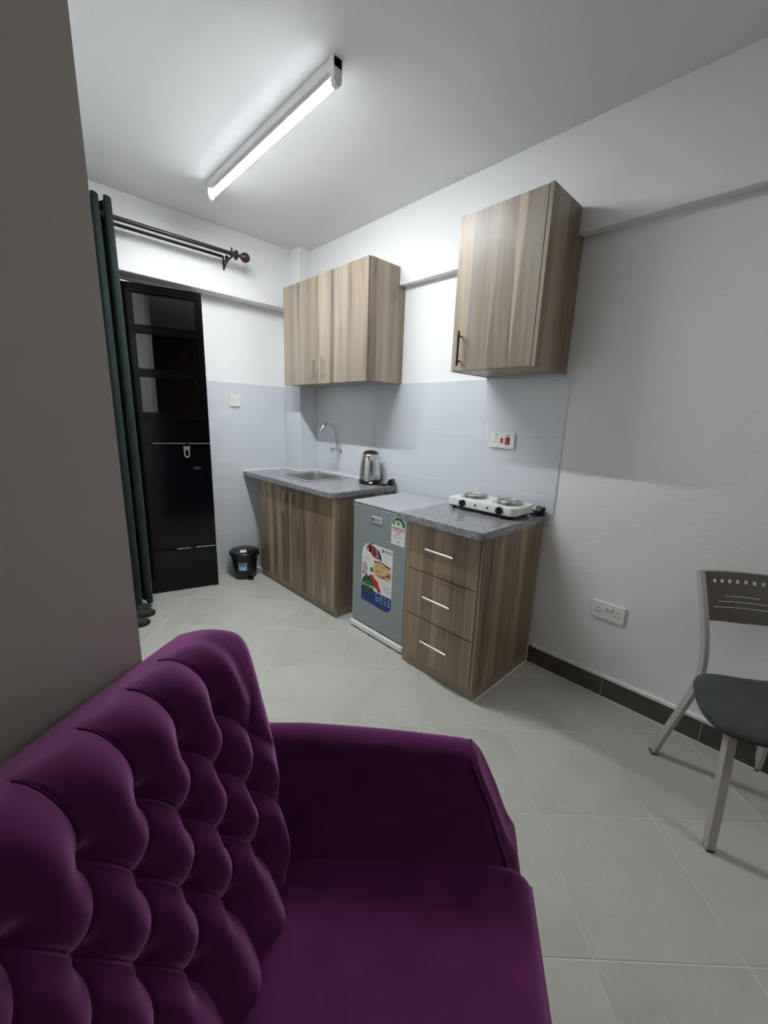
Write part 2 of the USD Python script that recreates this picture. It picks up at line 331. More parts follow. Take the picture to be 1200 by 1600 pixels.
for a, b in zip(ys[:-1], ys[1:]):
    part(bb, 'tile', bx(-0.010, 0, b + 0.0012, a - 0.0012, 0.002, BZ, 0.001), 'baseboard')
part(bb, 'grout', cat([bx(-0.008, 0, RY, ys[0], 0, BZ - 0.002), tube([(-0.011, RY, 0.001), (-0.011, ys[0], 0.001)], 0.003, 6)]), 'tile_grout')
part(bb, 'plaster_lip', bx(-0.0125, 0, RY, ys[0] - 0.02, BZ + 0.0005, BZ + 0.020, 0.003), 'paint')

# ------------------------------------------------------------------ door (ajar, opens into the room)
d1 = thing('door_1', 'black steel door standing ajar with three rows of glass panes', 'door', loc=(-1.583, -0.005, 0), kind='structure')
da = math.radians(16.0); dT = np.array([math.cos(da), -math.sin(da), 0]); dN = np.array([-math.sin(da), -math.cos(da), 0])   # along the leaf, and out of it into the room
dO = np.array([-1.583, -0.005, 0.0])
def leaf(x0, x1, z0, z1, y0, y1, b=0.002): return frame_map(bx(x0, x1, y0, y1, z0, z1, b), dO, dT, dN, (0, 0, 1))
WL = 0.7075
fx = [DX0, DX0 + 0.04, DX1 - 0.035, DX1]
part(d1, 'door_frame', cat([bx(fx[0], fx[1], -0.012, 0.05, 0, DZ, 0.003), bx(fx[2], fx[3], -0.012, 0.05, 0, DZ, 0.003), bx(fx[0], fx[3], -0.012, 0.05, DZ - 0.035, DZ, 0.003)]), 'black_gloss')
part(d1, 'stile', leaf(0, 0.055, 0.008, 2.083, -0.036, 0), 'black_gloss')
part(d1, 'stile', leaf(WL - 0.036, WL, 0.008, 2.083, -0.036, 0.0), 'black_gloss')
part(d1, 'mullion', leaf(0.245, 0.300, 1.28, 2.05, -0.036, 0), 'black_gloss')
for (z0, z1) in ((2.035, 2.083), (1.798, 1.838), (1.53, 1.57), (1.255, 1.292)):
    part(d1, 'rail', cat([leaf(0.05, WL - 0.03, z0, z1, -0.034, -0.004), leaf(0.05, WL - 0.03, (z0 + z1) / 2 - 0.006, (z0 + z1) / 2 + 0.006, -0.004, 0.004), leaf(0.06, WL - 0.036, z0, z0 + 0.006, -0.01, 0.003, 0.001), leaf(0.06, WL - 0.036, z1 - 0.006, z1, -0.01, 0.003, 0.001)]), 'black_gloss')
part(d1, 'panel', leaf(0.05, WL - 0.03, 0.008, 1.262, -0.03, -0.008), 'black_gloss')
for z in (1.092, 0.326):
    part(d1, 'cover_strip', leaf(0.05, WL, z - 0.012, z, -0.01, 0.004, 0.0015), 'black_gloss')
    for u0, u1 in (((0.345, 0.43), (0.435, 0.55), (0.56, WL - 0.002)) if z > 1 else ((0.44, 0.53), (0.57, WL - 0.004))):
        part(d1, 'worn_edge', leaf(u0, u1, z - 0.0005, z + 0.0035, -0.004, 0.0048, 0.001), 'galv', label='worn shiny edge of the strip')  # bare metal slivers stand in for the broken highlight along the edge
for (z0, z1) in ((1.29, 1.532), (1.568, 1.80), (1.836, 2.037)):
    for (x0, x1) in ((0.054, 0.247), (0.298, WL - 0.034)):
        part(d1, 'pane', leaf(x0, x1, z0, z1, -0.021, -0.017, 0), 'glass')
        part(d1, 'glazing_bead', cat([leaf(x0, x1, z0, z0 + 0.009, -0.017, -0.008, 0.001), leaf(x0, x1, z1 - 0.009, z1, -0.017, -0.008, 0.001), leaf(x0, x0 + 0.009, z0, z1, -0.017, -0.008, 0.001), leaf(x1 - 0.009, x1, z0, z1, -0.017, -0.008, 0.001)]), 'black_gloss')
lx = 0.552
def LP(x, z, y): return dO + dT * x + dN * y + np.array([0, 0, z])
ua = np.linspace(0, math.pi, 9)
ut = [LP(lx - 0.014, 1.045, -0.008), LP(lx - 0.014, 1.045, 0.012)] + [LP(lx - 0.014 * math.cos(a), 1.018 - 0.02 * math.sin(a), 0.014) for a in ua] + [LP(lx + 0.014, 1.045, 0.012), LP(lx + 0.014, 1.045, -0.008)]
lt = part(d1, 'latch', cat([leaf(lx - 0.02, lx + 0.022, 1.045, 1.075, -0.009, -0.001), tube(ut, 0.0055, 8)]), 'galv', smooth=40, label='bare metal latch loop')
part(d1, 'keyhole_plate', leaf(lx + 0.035, lx + 0.085, 0.905, 0.925, -0.009, -0.004), 'black_rubber')
for z in (0.25, 1.05, 1.85):
    part(d1, 'hinge', rod(LP(0.0, z - 0.05, 0.004), LP(0.0, z + 0.05, 0.004), 0.008, 10), 'black_gloss')

# ------------------------------------------------------------------ ceiling light
def ceiling_lamp(label, xc, Y0, Y1, mat):
    li = thing('ceiling_light', label, 'ceiling light', loc=(xc, (Y0 + Y1) / 2, H))
    part(li, 'batten', bx(xc - 0.020, xc + 0.020, Y0, Y1, H - 0.036, H, 0.004), 'white_plastic')
    prof = Polygon([(-0.021, 0), (0.021, 0), (0.020, -0.040), (0.017, -0.052), (0.019, -0.066), (0.012, -0.082), (0.004, -0.087), (-0.004, -0.087), (-0.012, -0.082), (-0.018, -0.066), (-0.016, -0.052), (-0.020, -0.040)])
    for yy in (Y0 + 0.022, Y1):
        m = trimesh.creation.extrude_polygon(prof, 0.022, engine='earcut')
        part(li, 'lamp_holder', frame_map(m, (xc, yy, H), (1, 0, 0), (0, 0, 1), (0, -1, 0)), 'white_plastic')
    # LED tube: the lower side glows most, the flanks less, the back is closed white
    TR, TZ = 0.0175, H - 0.0615
    def arc(a0, a1, r, n): return [(xc + r * math.sin(a), TZ - r * math.cos(a)) for a in np.radians(np.linspace(a0, a1, n))]
    def shell(a0, a1, r0, r1, n):
        m = trimesh.creation.extrude_polygon(Polygon(arc(a0, a1, r1, n) + arc(a1, a0, r0, n)), Y1 - Y0 - 0.05, engine='earcut')
        return frame_map(m, (0, Y1 - 0.026, 0), (1, 0, 0), (0, 0, 1), (0, -1, 0))
    tb = part(li, 'tube', shell(-32, 32, TR - 0.004, TR, 12), mat, label='glowing tube')
    for a0, a1 in ((-95, -32.1), (32.1, 95)):
        part(tb, 'tube_side', shell(a0, a1, TR - 0.004, TR, 14), mat + '_side')
    part(tb, 'tube_back', shell(95.5, 264.5, TR - 0.004, TR, 14), 'white_plastic', label='closed white upper side of the tube')
ceiling_lamp('white batten light with one glowing fluorescent tube on the kitchen ceiling', -0.9685, -1.775, -0.595, 'tube')
ceiling_lamp('dimmer batten light on the ceiling of the sitting area behind the viewer', -0.75, -4.95, -3.80, 'tube_dim')  # added fill lamp, out of view, to brighten the sitting area

# ------------------------------------------------------------------ wall cabinets
def bar_handle(parent, a, b, out, r=0.0055, mat='steel_satin', inset=0.022, post=0.026):
    a, b, out = np.array(a, float), np.array(b, float), np.array(out, float); t = (b - a) / np.linalg.norm(b - a)
    ms = [rod(a, b, r, 10)] + [rod(p, p - out * post, r * 0.75, 8) for p in (a + t * inset, b - t * inset)]
    part(parent, 'handle', cat(ms), mat, smooth=40)
def notched(x0, y0, y1, z0, z1, zn, notch, t, ):
    """carcass: two sides notched around the beam, top, bottom, back"""
    sd = Polygon([(x0, z0), (0, z0), (0, zn), (-notch, zn), (-notch, z1), (x0, z1)])
    ms = []
    for ya in (y0, y1 + t):
        m = trimesh.creation.extrude_polygon(sd, t, engine='earcut'); ms.append(frame_map(m, (0, ya, 0), (1, 0, 0), (0, 0, 1), (0, -1, 0)))
    return ms
W = 'laminate_wall_units'
# unit over the sink
UX, UY0, UY1, UZ0, UZ1 = -0.3102, -0.2416, -1.2198, 1.5365, 2.2375
c1 = thing('wall_cabinet', 'two-door wood-grain wall cabinet above the sink and kettle', 'wall cabinet', loc=(-0.15, -0.73, UZ0))
XD = UX + 0.018
part(c1, 'body', cat(notched(XD + 0.001, UY0, UY1, UZ0 + 0.004, UZ1 - 0.001, ZB - 0.003, BR + 0.001, 0.017) + [bx(XD + 0.001, -0.001, UY0 - 0.018, UY1 + 0.018, UZ0 + 0.004, UZ0 + 0.02), bx(XD + 0.001, -BR - 0.001, UY0 - 0.018, UY1 + 0.018, UZ1 - 0.018, UZ1 - 0.002)]), W)
ym = -0.7205
for (a, b, hy) in ((UY0, ym + 0.0012, -0.661), (ym - 0.0012, UY1 + 0.006, -0.772)):
    d = part(c1, 'door', bx(UX, XD, b, a, UZ0, UZ1 - 0.001, 0.0012), W)
    bar_handle(d, (UX - 0.03, hy, 1.574), (UX - 0.03, hy, 1.712), (-1, 0, 0))
# tall single unit over the hot plate
VX, VY0, VY1, VZ0, VZ1 = -0.3277, -1.8757, -2.3174, 1.5517, 2.2370
c2 = thing('wall_cabinet', 'single-door wood-grain wall cabinet above the two-ring hot plate', 'wall cabinet', loc=(-0.16, -2.1, VZ0))
XD = VX + 0.018
part(c2, 'body', cat(notched(VX + 0.002, VY0, VY1, VZ0, VZ1, ZB - 0.003, BR + 0.001, 0.017) + [bx(XD + 0.001, -0.001, VY0 - 0.018, VY1 + 0.018, VZ0 + 0.002, VZ0 + 0.018), bx(XD + 0.001, -BR - 0.001, VY0 - 0.018, VY1 + 0.018, VZ1 - 0.018, VZ1 - 0.002)]), W)
d = part(c2, 'door', bx(VX, XD, VY1 + 0.0185, VY0 - 0.0185, VZ0 + 0.003, VZ1 - 0.003, 0.0012), W)
bar_handle(d, (VX - 0.03, -1.932, 1.575), (VX - 0.03, -1.932, 1.732), (-1, 0, 0), mat='bronze')

# ------------------------------------------------------------------ base cabinets and worktops
B = 'laminate_base_units'
b1 = thing('base_cabinet', 'two-door wood-grain base cabinet under the sink worktop', 'base cabinet', loc=(-0.27, -0.7, 0))
part(b1, 'body', cat([bx(-0.527, -0.178, -0.20, -0.217, 0.06, 0.816), bx(-0.527, -0.01, -1.195, -1.212, 0.06, 0.816), bx(-0.526, -0.01, -0.245, -1.194, 0.06, 0.076), bx(-0.03, -0.012, -0.25, -1.19, 0.08, 0.816), bx(-0.526, -0.44, -0.218, -1.194, 0.80, 0.816)]), B)
part(b1, 'plinth', bx(-0.524, -0.18, -0.203, -1.2115, 0.0, 0.06, 0.0015), 'edge_band', label='plain greyish plinth board')
for (a, b, hy) in ((-0.202, -0.6895, -0.637), (-0.6915, -1.211, -0.742)):
    d = part(b1, 'door', bx(-0.545, -0.5275, b, a, 0.066, 0.812, 0.0012), B)
    bar_handle(d, (-0.575, hy, 0.63), (-0.575, hy, 0.78), (-1, 0, 0))
def rounded_front(x0, y0, y1, r0, r1):
    """worktop outline, front edge at x0; y0 far end, y1 near end; front corners rounded by r0, r1"""
    pts = [(-0.0075, y0)]
    for cy, r, a0, a1 in ((y0, r0, 90, 180), (y1, r1, 180, 270)):
        sg = -1 if cy == y0 else 1
        cc = (x0 + r, cy + sg * r)
        for a in np.linspace(a0, a1, 7): pts.append((cc[0] + r * math.cos(math.radians(a)), cc[1] + r * math.sin(math.radians(a))))
    pts.append((-0.0075, y1)); return Polygon(pts)
ZC1 = 0.8524
poly = rounded_front(-0.578, -0.0075, -1.2233, 0.004, 0.035).difference(sbox(-CW - TT - 0.001, -CD - TT - 0.001, 0.1, 0.1)).difference(sbox(-0.432, -0.745, -0.070, -0.335))
w1 = thing('worktop', 'speckled grey granite worktop holding the sink and the kettle', 'worktop', loc=(-0.3, -0.6, 0.817))
part(w1, 'slab', slab(poly, 0.8165, ZC1, 0.004), 'granite')
part(w1, 'sealant_bead', cat([tube([(-0.576, -0.0085, ZC1 + 0.001), (-CW - TT - 0.003, -0.0085, ZC1 + 0.001), (-CW - TT - 0.002, -CD - TT - 0.002, ZC1 + 0.001), (-0.009, -CD - TT - 0.002, ZC1 + 0.001), (-0.0085, -1.21, ZC1 + 0.001)][k:k + 2], 0.0045, 8) for k in range(4)]), 'sealant', label='white sealant bead along the wall')
# sink
sk = thing('sink', 'square stainless steel sink dropped into the granite worktop', 'sink', loc=(-0.25, -0.54, ZC1))
rim = sbox(-0.452, -0.768, -0.050, -0.312).buffer(-0.03).buffer(0.03); hole = sbox(-0.415, -0.73, -0.087, -0.35).buffer(-0.045).buffer(0.045)
part(sk, 'rim', slab(rim.difference(hole), ZC1, ZC1 + 0.004, 0.0012), 'steel')
rings = []
for z, ins in ((ZC1 + 0.003, 0.0), (ZC1 - 0.006, 0.004), (ZC1 - 0.10, 0.010), (ZC1 - 0.125, 0.018), (ZC1 - 0.135, 0.035)):
    p = hole.buffer(-ins); ring = [p.exterior.interpolate(t, normalized=True) for t in np.linspace(0, 1, 65)[:-1]]; rings.append([(q.x, q.y, z) for q in ring])
G = np.array(rings); g = grid_mesh(G.transpose(1, 0, 2), closed_u=True)
bot = trimesh.creation.extrude_polygon(hole.buffer(-0.034), 0.001, engine='earcut'); bot.apply_translation((0, 0, ZC1 - 0.1355))
part(sk, 'basin', cat([g, bot]), 'steel', smooth=35)
part(sk, 'drain', lathe([(0, 0.003), (0.02, 0.003), (0.03, 0.005), (0.036, 0.001), (0.036, 0)], (-0.251, -0.54, ZC1 - 0.1345)), 'chrome', smooth=40)
# drawer unit
b2 = thing('drawer_cabinet', 'wood-grain base cabinet with three drawers under the hot plate worktop', 'drawer cabinet', loc=(-0.27, -2.07, 0))
part(b2, 'body', cat([bx(-0.533, -0.012, -1.829, -1.846, 0.06, 0.814), bx(-0.55, -0.0105, -2.2845, -2.3015, 0.058, 0.8148), bx(-0.532, -0.03, -1.85, -2.284, 0.06, 0.076), bx(-0.03, -0.012, -1.85, -2.284, 0.08, 0.814)]), B)
part(b2, 'drawer_cavity', cat([bx(-0.531, -0.529, -1.847, -2.284, 0.076, 0.812)]), 'dark_gap')  # thin dark sheet: the shade between drawer fronts is put into its colour
part(b2, 'plinth', bx(-0.534, -0.0105, -1.83, -2.3015, 0.0, 0.0575, 0.0015), 'edge_band', label='plain greyish plinth board')
for z0, z1, hz in ((0.564, 0.811, 0.697), (0.311, 0.559, 0.445), (0.063, 0.306, 0.200)):
    d = part(b2, 'drawer', bx(-0.5495, -0.532, -2.2795, -1.8485, z0, z1, 0.0012), B)
    bar_handle(d, (-0.58, -1.99, hz), (-0.58, -2.158, hz), (-1, 0, 0), r=0.0058, mat='steel')
part(b2, 'sealant_bead', cat([tube([(-0.534, -2.3035, 0.001), (-0.012, -2.3035, 0.001)], 0.004, 6), tube([(-0.009, -2.3035, 0.002), (-0.009, -2.3035, 0.115)], 0.004, 6)]), 'sealant', label='thin white sealant line at the foot')
ZC2 = 0.85
w2 = thing('worktop', 'short speckled grey granite worktop carrying the hot plate', 'worktop', loc=(-0.3, -2.08, 0.815))
part(w2, 'slab', slab(rounded_front(-0.590, -1.80, -2.3085, 0.006, 0.03), 0.8152, ZC2, 0.004), 'granite')

# ------------------------------------------------------------------ fridge
FX, FY0, FY1, FZ = -0.500, -1.3415, -1.797, 0.8285
fr = thing('fridge', 'small silver-grey single-door fridge with a food poster sticker between the cabinets', 'fridge', loc=(-0.27, -1.57, 0))
part(fr, 'body', bx(-0.446, -0.05, FY1 + 0.002, FY0 - 0.002, 0.035, 0.806, 0.004), 'fridge')
part(fr, 'top_panel', bx(-0.449, -0.045, FY1, FY0, 0.807, FZ, 0.005), 'fridge_top', label='pale grey top panel')
part(fr, 'door', bx(FX, -0.4535, FY1, FY0, 0.052, 0.812, 0.006), 'fridge')
part(fr, 'door_cap', bx(FX - 0.001, -0.4525, FY1, FY0, 0.8125, 0.829, 0.005), 'fridge_top', label='pale strip along the top of the door')
part(fr, 'plinth', cat([bx(FX - 0.012, -0.42, FY1 - 0.004, FY0 + 0.006, 0.006, 0.045, 0.006)]), 'white_enamel', label='white plastic plinth under the door')
for yy in (-1.40, -1.52, -1.70, -1.78):
    part(fr, 'foot', bx(FX - 0.006, FX + 0.03, yy - 0.012, yy + 0.012, 0, 0.0065), 'black_plastic')
part(fr, 'hinge', bx(-0.49, -0.462, FY1 + 0.004, FY1 + 0.05, 0.046, 0.052), 'chrome'); part(fr, 'side_clip', bx(-0.49, -0.462, FY1 - 0.006, FY1 + 0.004, 0.22, 0.236), 'chrome')
fex, fey = np.array([0, -1.0, 0]), np.array([0, 0, 1.0])
fo = np.array([FX, 0, 0])
def fp(poly, lift=0.0, depth=0.0006): return flat(poly, fo, fex, fey, depth, lift)
def ft(t, h, u, z, lift, bold=True, sx=1.0): return text(t, h, fo + fex * u + fey * z, fex, fey, lift, 0.0004, bold, sx)
badge = part(fr, 'badge', frame_map(bx(1.512, 1.604, 0.724, 0.762, 0, 0.005, 0.002), fo, fex, fey, (-1, 0, 0)), 'badge_silver', label='small silver maker badge with blue drop')
part(badge, 'lettering', cat([fp(ell(1.524, 0.743, 0.008, 0.012), 0.005)]), 'ink_blue')
part(badge, 'lettering', ft('ROCH', 0.013, 1.538, 0.7365, 0.0052), 'ink_grey')
# energy label: arch top
el = sbox(1.674, 0.635, 1.778, 0.742).union(Point(1.726, 0.742).buffer(0.052, 24).intersection(sbox(1.6, 0.742, 1.9, 0.9)))
en = part(fr, 'energy_label', fp(el), 'paper', label='white energy rating label with green arch')
arc = Point(1.726, 0.742).buffer(0.049, 24).difference(Point(1.726, 0.742).buffer(0.034, 24)).intersection(sbox(1.6, 0.742, 1.9, 0.9))
part(en, 'green_arch', fp(Point(1.726, 0.742).buffer(0.0335, 24).intersection(sbox(1.6, 0.7425, 1.9, 0.9)), 0.0006, 0.0003), 'ink_pale_green')
part(en, 'green_arch', fp(arc.difference(srot(sbox(1.66, 0.738, 1.685, 0.756), 20)).difference(stra(srot(sbox(-0.003, 0.03, 0.003, 0.052), 48, origin=(0, 0)), 1.726, 0.742)), 0.0006, 0.0004), 'ink_dgreen')
star = Polygon([(1.726 + r * math.sin(a), 0.758 + r * math.cos(a)) for k in range(10) for a, r in [(k * math.pi / 5, 0.0115 if k % 2 == 0 else 0.0048)]])
part(en, 'print', fp(star, 0.001, 0.0003), 'ink_dark')
part(en, 'print', cat([fp(sbox(1.678, 0.727, 1.774, 0.733), 0.0006, 0.0003), fp(sbox(1.682, 0.715, 1.771, 0.7195), 0.0006, 0.0003)]), 'ink_red')
part(en, 'print', cat([ft('409', 0.013, 1.706, 0.694, 0.0007)] + [fp(sbox(1.690, z, 1.690 + w, z + 0.0025), 0.0006, 0.0003) for z, w in ((0.683, 0.02), (0.676, 0.026), (0.669, 0.018))] + [fp(sbox(1.728, z, 1.728 + w, z + 0.0025), 0.0006, 0.0003) for z, w in ((0.683, 0.03), (0.676, 0.022))] + [fp(sbox(1.716, 0.651, 1.742, 0.656), 0.0006, 0.0003)]), 'ink_grey')
# poster
P0u, P1u = 1.432, 1.694
pz = lambda z: z
poster = Polygon([(P0u, 0.218), (1.62, 0.205)] + [(1.648 + 0.046 * math.cos(a), 0.251 + 0.046 * math.sin(a)) for a in np.linspace(-math.pi / 2, 0, 9)] + [(P1u, 0.592), (1.53, 0.592)] + [(1.512 + 0.08 * math.cos(a), 0.512 + 0.08 * math.sin(a)) for a in np.linspace(math.pi / 2, math.pi, 11)])
po = part(fr, 'poster', fp(poster), 'paper', label='large white food poster with blue foot and green round mark')
blue = poster.intersection(Polygon([(P0u - 0.01, 0.19), (1.71, 0.19), (1.71, 0.300), (1.56, 0.300), (1.50, 0.318), (P0u - 0.01, 0.318)]))
part(po, 'blue_foot', fp(blue.buffer(-0.0005), 0.0006), 'ink_blue')
part(po, 'green_mark', fp(ell(1.489, 0.322, 0.052, 0.062), 0.0012, 0.0004), 'ink_dgreen')
part(po, 'green_mark', fp(ell(1.487, 0.338, 0.026, 0.022), 0.0015, 0.0003), 'ink_green')
part(po, 'lettering', ft('ECO-CARE', 0.0155, 1.4415, 0.3145, 0.0017, True, 0.92), 'ink_pale_green')
meat = [fp(ell(1.545, 0.545, 0.05, 0.030, -28), 0.0006, 0.0003), fp(ell(1.498, 0.560, 0.024, 0.022), 0.0006, 0.0003)]
part(po, 'food_print', cat(meat), 'ink_meat'); part(po, 'food_print', cat([fp(ell(1.585, 0.535, 0.012, 0.034, 28), 0.0009, 0.0003)]), 'ink_brown')
part(po, 'food_print', cat([fp(ell(1.566, 0.548, 0.004, 0.034, 30), 0.0010, 0.0003), fp(ell(1.520, 0.556, 0.003, 0.020, 15), 0.0010, 0.0003), fp(ell(1.562, 0.524, 0.010, 0.006), 0.001, 0.0003), fp(ell(1.49, 0.552, 0.006, 0.008), 0.001, 0.0003)]), 'ink_pink')
part(po, 'food_print', cat([fp(ell(1.507, 0.586, 0.018, 0.005, 20), 0.0009, 0.0003), fp(ell(1.556, 0.487, 0.02, 0.006, -12), 0.0009, 0.0003), fp(ell(1.522, 0.432, 0.012, 0.016), 0.0009, 0.0003)]), 'ink_green')
part(po, 'food_print', cat([fp(ell(1.622, 0.487, 0.062, 0.008, -8).intersection(poster), 0.0008, 0.0003)]), 'ink_brown')
part(po, 'food_print', fp(shapely.union_all([ell(1.60, 0.452, 0.062, 0.040, -5), ell(1.575, 0.425, 0.04, 0.03), ell(1.645, 0.438, 0.043, 0.042)]).intersection(poster.buffer(-0.004)), 0.0010, 0.0003), 'ink_cream')
part(po, 'food_print', cat([fp(ell(x, z, a, b, r).intersection(poster.buffer(-0.004)), 0.0013, 0.0003) for x, z, a, b, r in ((1.578, 0.436, 0.030, 0.006, 18), (1.640, 0.420, 0.030, 0.009, 28), (1.668, 0.432, 0.014, 0.016, 0), (1.600, 0.412, 0.035, 0.006, -6), (1.566, 0.470, 0.020, 0.004, 55), (1.612, 0.472, 0.034, 0.004, -12))]), 'ink_tan')
part(po, 'food_print', cat([fp(shapely.union_all([ell(1.525, 0.378, 0.026, 0.020, -25), ell(1.556, 0.352, 0.032, 0.026, -40), ell(1.585, 0.325, 0.024, 0.014, -55)]), 0.0007, 0.0003)]), 'ink_tomato')
part(po, 'food_print', cat([fp(ell(1.462, 0.43, 0.024, 0.034), 0.0007, 0.0003)]), 'ink_light'); part(po, 'food_print', cat([fp(ell(1.460, 0.434, 0.014, 0.024), 0.001, 0.0003)]), 'ink_pink')
part(po, 'food_print', cat([fp(ell(1.447, 0.394, 0.008, 0.007), 0.0009, 0.0003), fp(ell(1.472, 0.388, 0.009, 0.008), 0.0009, 0.0003)]), 'ink_dark')
part(po, 'logo_drop', fp(ell(1.614, 0.572, 0.009, 0.011), 0.0007, 0.0004), 'ink_grey'); part(po, 'lettering', ft('ROCH', 0.0165, 1.629, 0.564, 0.0008, True, 0.95), 'ink_grey')
for x, z, w in ((1.452, 0.496, 0.036), (1.452, 0.482, 0.046), (1.625, 0.355, 0.055), (1.625, 0.343, 0.05), (1.625, 0.33, 0.058), (1.665, 0.392, 0.02)): part(po, 'print_line', fp(sbox(x, z, x + w, z + 0.004), 0.0006, 0.0003), 'ink_light')
for x, z, w in ((1.56, 0.287, 0.018), (1.56, 0.268, 0.040), (1.56, 0.250, 0.036), (1.632, 0.283, 0.018), (1.632, 0.264, 0.026), (1.632, 0.246, 0.022)): part(po, 'print_line', fp(sbox(x, z, x + w, z + 0.005), 0.0012, 0.0003), 'ink_pale_blue')
for x in (1.612, 1.675):
    for z in (0.286, 0.267, 0.249): part(po, 'print_dot', fp(Point(x, z).buffer(0.006), 0.0012, 0.0003), 'ink_pale_blue')

# ------------------------------------------------------------------ tap
tp = thing('tap', 'chrome swan-neck tap fixed to the tiled wall above the sink', 'tap', loc=(-TT, -0.57, 1.055))
ty = -0.57
part(tp, 'wall_flange', lathe([(0, 0), (0.024, 0), (0.026, 0.004), (0.014, 0.012), (0, 0.012)], (-TT, ty, 1.056), axis=(-1, 0, 0)), 'chrome', smooth=40)
part(tp, 'body', cat([rod((-TT, ty, 1.056), (-0.085, ty, 1.052), 0.0125, 16), lathe([(0, -0.02), (0.015, -0.018), (0.016, 0.016), (0.012, 0.024), (0, 0.026)], (-0.045, ty, 1.062))]), 'chrome', smooth=40)
part(tp, 'knob', lathe([(0, 0), (0.019, 0.0), (0.021, 0.006), (0.021, 0.022), (0.017, 0.028), (0, 0.028)], (-0.078, ty, 1.052), axis=(-1, 0, -0.05)), 'chrome', smooth=40)
part(tp, 'spout', tube(smoothpath([(-0.044, ty, 1.085), (-0.048, ty, 1.13), (-0.060, ty, 1.18), (-0.082, ty, 1.225), (-0.112, ty, 1.252), (-0.148, ty, 1.256), (-0.175, ty, 1.235), (-0.188, ty, 1.215)], 40), 0.0085, 14), 'chrome', smooth=40)
part(tp, 'nozzle', rod((-0.183, ty, 1.222), (-0.197, ty, 1.199), 0.0125, 14), 'chrome', smooth=40)

# ------------------------------------------------------------------ kettle
kc = np.array([-0.105, -1.045, ZC1 + 0.0008])
kt = thing('kettle', 'stainless steel electric kettle with black base and dark lid on the worktop', 'kettle', loc=kc)
part(kt, 'base', lathe([(0, 0), (0.076, 0), (0.079, 0.004), (0.079, 0.028), (0.074, 0.034), (0, 0.034)], kc), 'black_plastic', smooth=35)
part(kt, 'body', lathe([(0, 0.035), (0.074, 0.035), (0.0755, 0.045), (0.075, 0.09), (0.0715, 0.14), (0.065, 0.18), (0.0575, 0.207), (0.054, 0.211), (0, 0.211)], kc, 56), 'steel', smooth=35)
part(kt, 'lid', lathe([(0, 0.211), (0.0545, 0.211), (0.054, 0.217), (0.045, 0.227), (0.028, 0.235), (0, 0.238)], kc), 'bronze_red', smooth=35)
kd = np.array([-0.62, -0.62, 0]); kd /= np.linalg.norm(kd); kp = np.array([-kd[1], kd[0], 0])      # spout towards the room
sp = trimesh.convex.convex_hull(np.array([kc + kd * 0.055 + kp * s * 0.024 + np.array([0, 0, 0.2]) for s in (-1, 1)] + [kc + kd * 0.088 + np.array([0, 0, 0.205]), kc + kd * 0.068 + np.array([0, 0, 0.13]), kc + kd * 0.05 + np.array([0, 0, 0.13]), kc + kd * 0.05 + np.array([0, 0, 0.2])]))
part(kt, 'spout', sp, 'steel', smooth=50)
part(kt, 'handle', tube(smoothpath([kc - kd * 0.05 + np.array([0, 0, 0.215]), kc - kd * 0.095 + np.array([0, 0, 0.212]), kc - kd * 0.115 + np.array([0, 0, 0.17]), kc - kd * 0.108 + np.array([0, 0, 0.09]), kc - kd * 0.078 + np.array([0, 0, 0.05])], 24), 0.0115, 12), 'black_plastic', smooth=40)
sw_c = kc + kd * 0.078 + kp * 0.01 + np.array([0, 0, 0.016])
part(kt, 'switch', trimesh.convex.convex_hull(np.array([sw_c + kd * a + kp * b + np.array([0, 0, c]) for a in (-0.004, 0.004) for b in (-0.012, 0.012) for c in (-0.007, 0.007)])), 'white_plastic', label='small pale switch on the base')
cz = ZC1 + 0.0045
part(kt, 'cord', tube(above(ZC1 + 0.0046, smoothpath([(-0.115, -1.115, cz + 0.004), (-0.125, -1.135, cz), (-0.12, -1.165, cz), (-0.095, -1.185, cz), (-0.06, -1.175, cz), (-0.07, -1.145, cz), (-0.10, -1.14, cz + 0.003), (-0.105, -1.165, cz + 0.007), (-0.075, -1.185, cz + 0.006), (-0.05, -1.18, cz + 0.008)], 70)), 0.0036, 8), 'black_rubber', smooth=40)
def plug3(parent, c, dx, name='plug'):
    dx = np.array(dx, float); dx /= np.linalg.norm(dx); dy = np.array([-dx[1], dx[0], 0])
    hull = trimesh.convex.convex_hull(np.array([c + dx * a + dy * b + np.array([0, 0, z]) for a, b, z in [(0, s * 0.018, zz) for s in (-1, 1) for zz in (0.0, 0.042)] + [(0.016, s * 0.024, zz) for s in (-1, 1) for zz in (0.0, 0.046)] + [(0.024, s * 0.022, zz) for s in (-1, 1) for zz in (0.003, 0.043)] + [(-0.022, s * 0.006, zz) for s in (-1, 1) for zz in (0.004, 0.016)]]))
    p = part(parent, name, hull, 'black_plastic')
    part(p, 'pin', cat([rod(c + dx * 0.02 + dy * b + np.array([0, 0, z]), c + dx * 0.042 + dy * b + np.array([0, 0, z]), 0.0036, 6) for b, z in ((-0.011, 0.013), (0.011, 0.013), (0, 0.034))]), 'chrome')
plug3(kt, np.array([-0.038, -1.185, ZC1 + 0.0009]), (0.35, -0.9, 0))

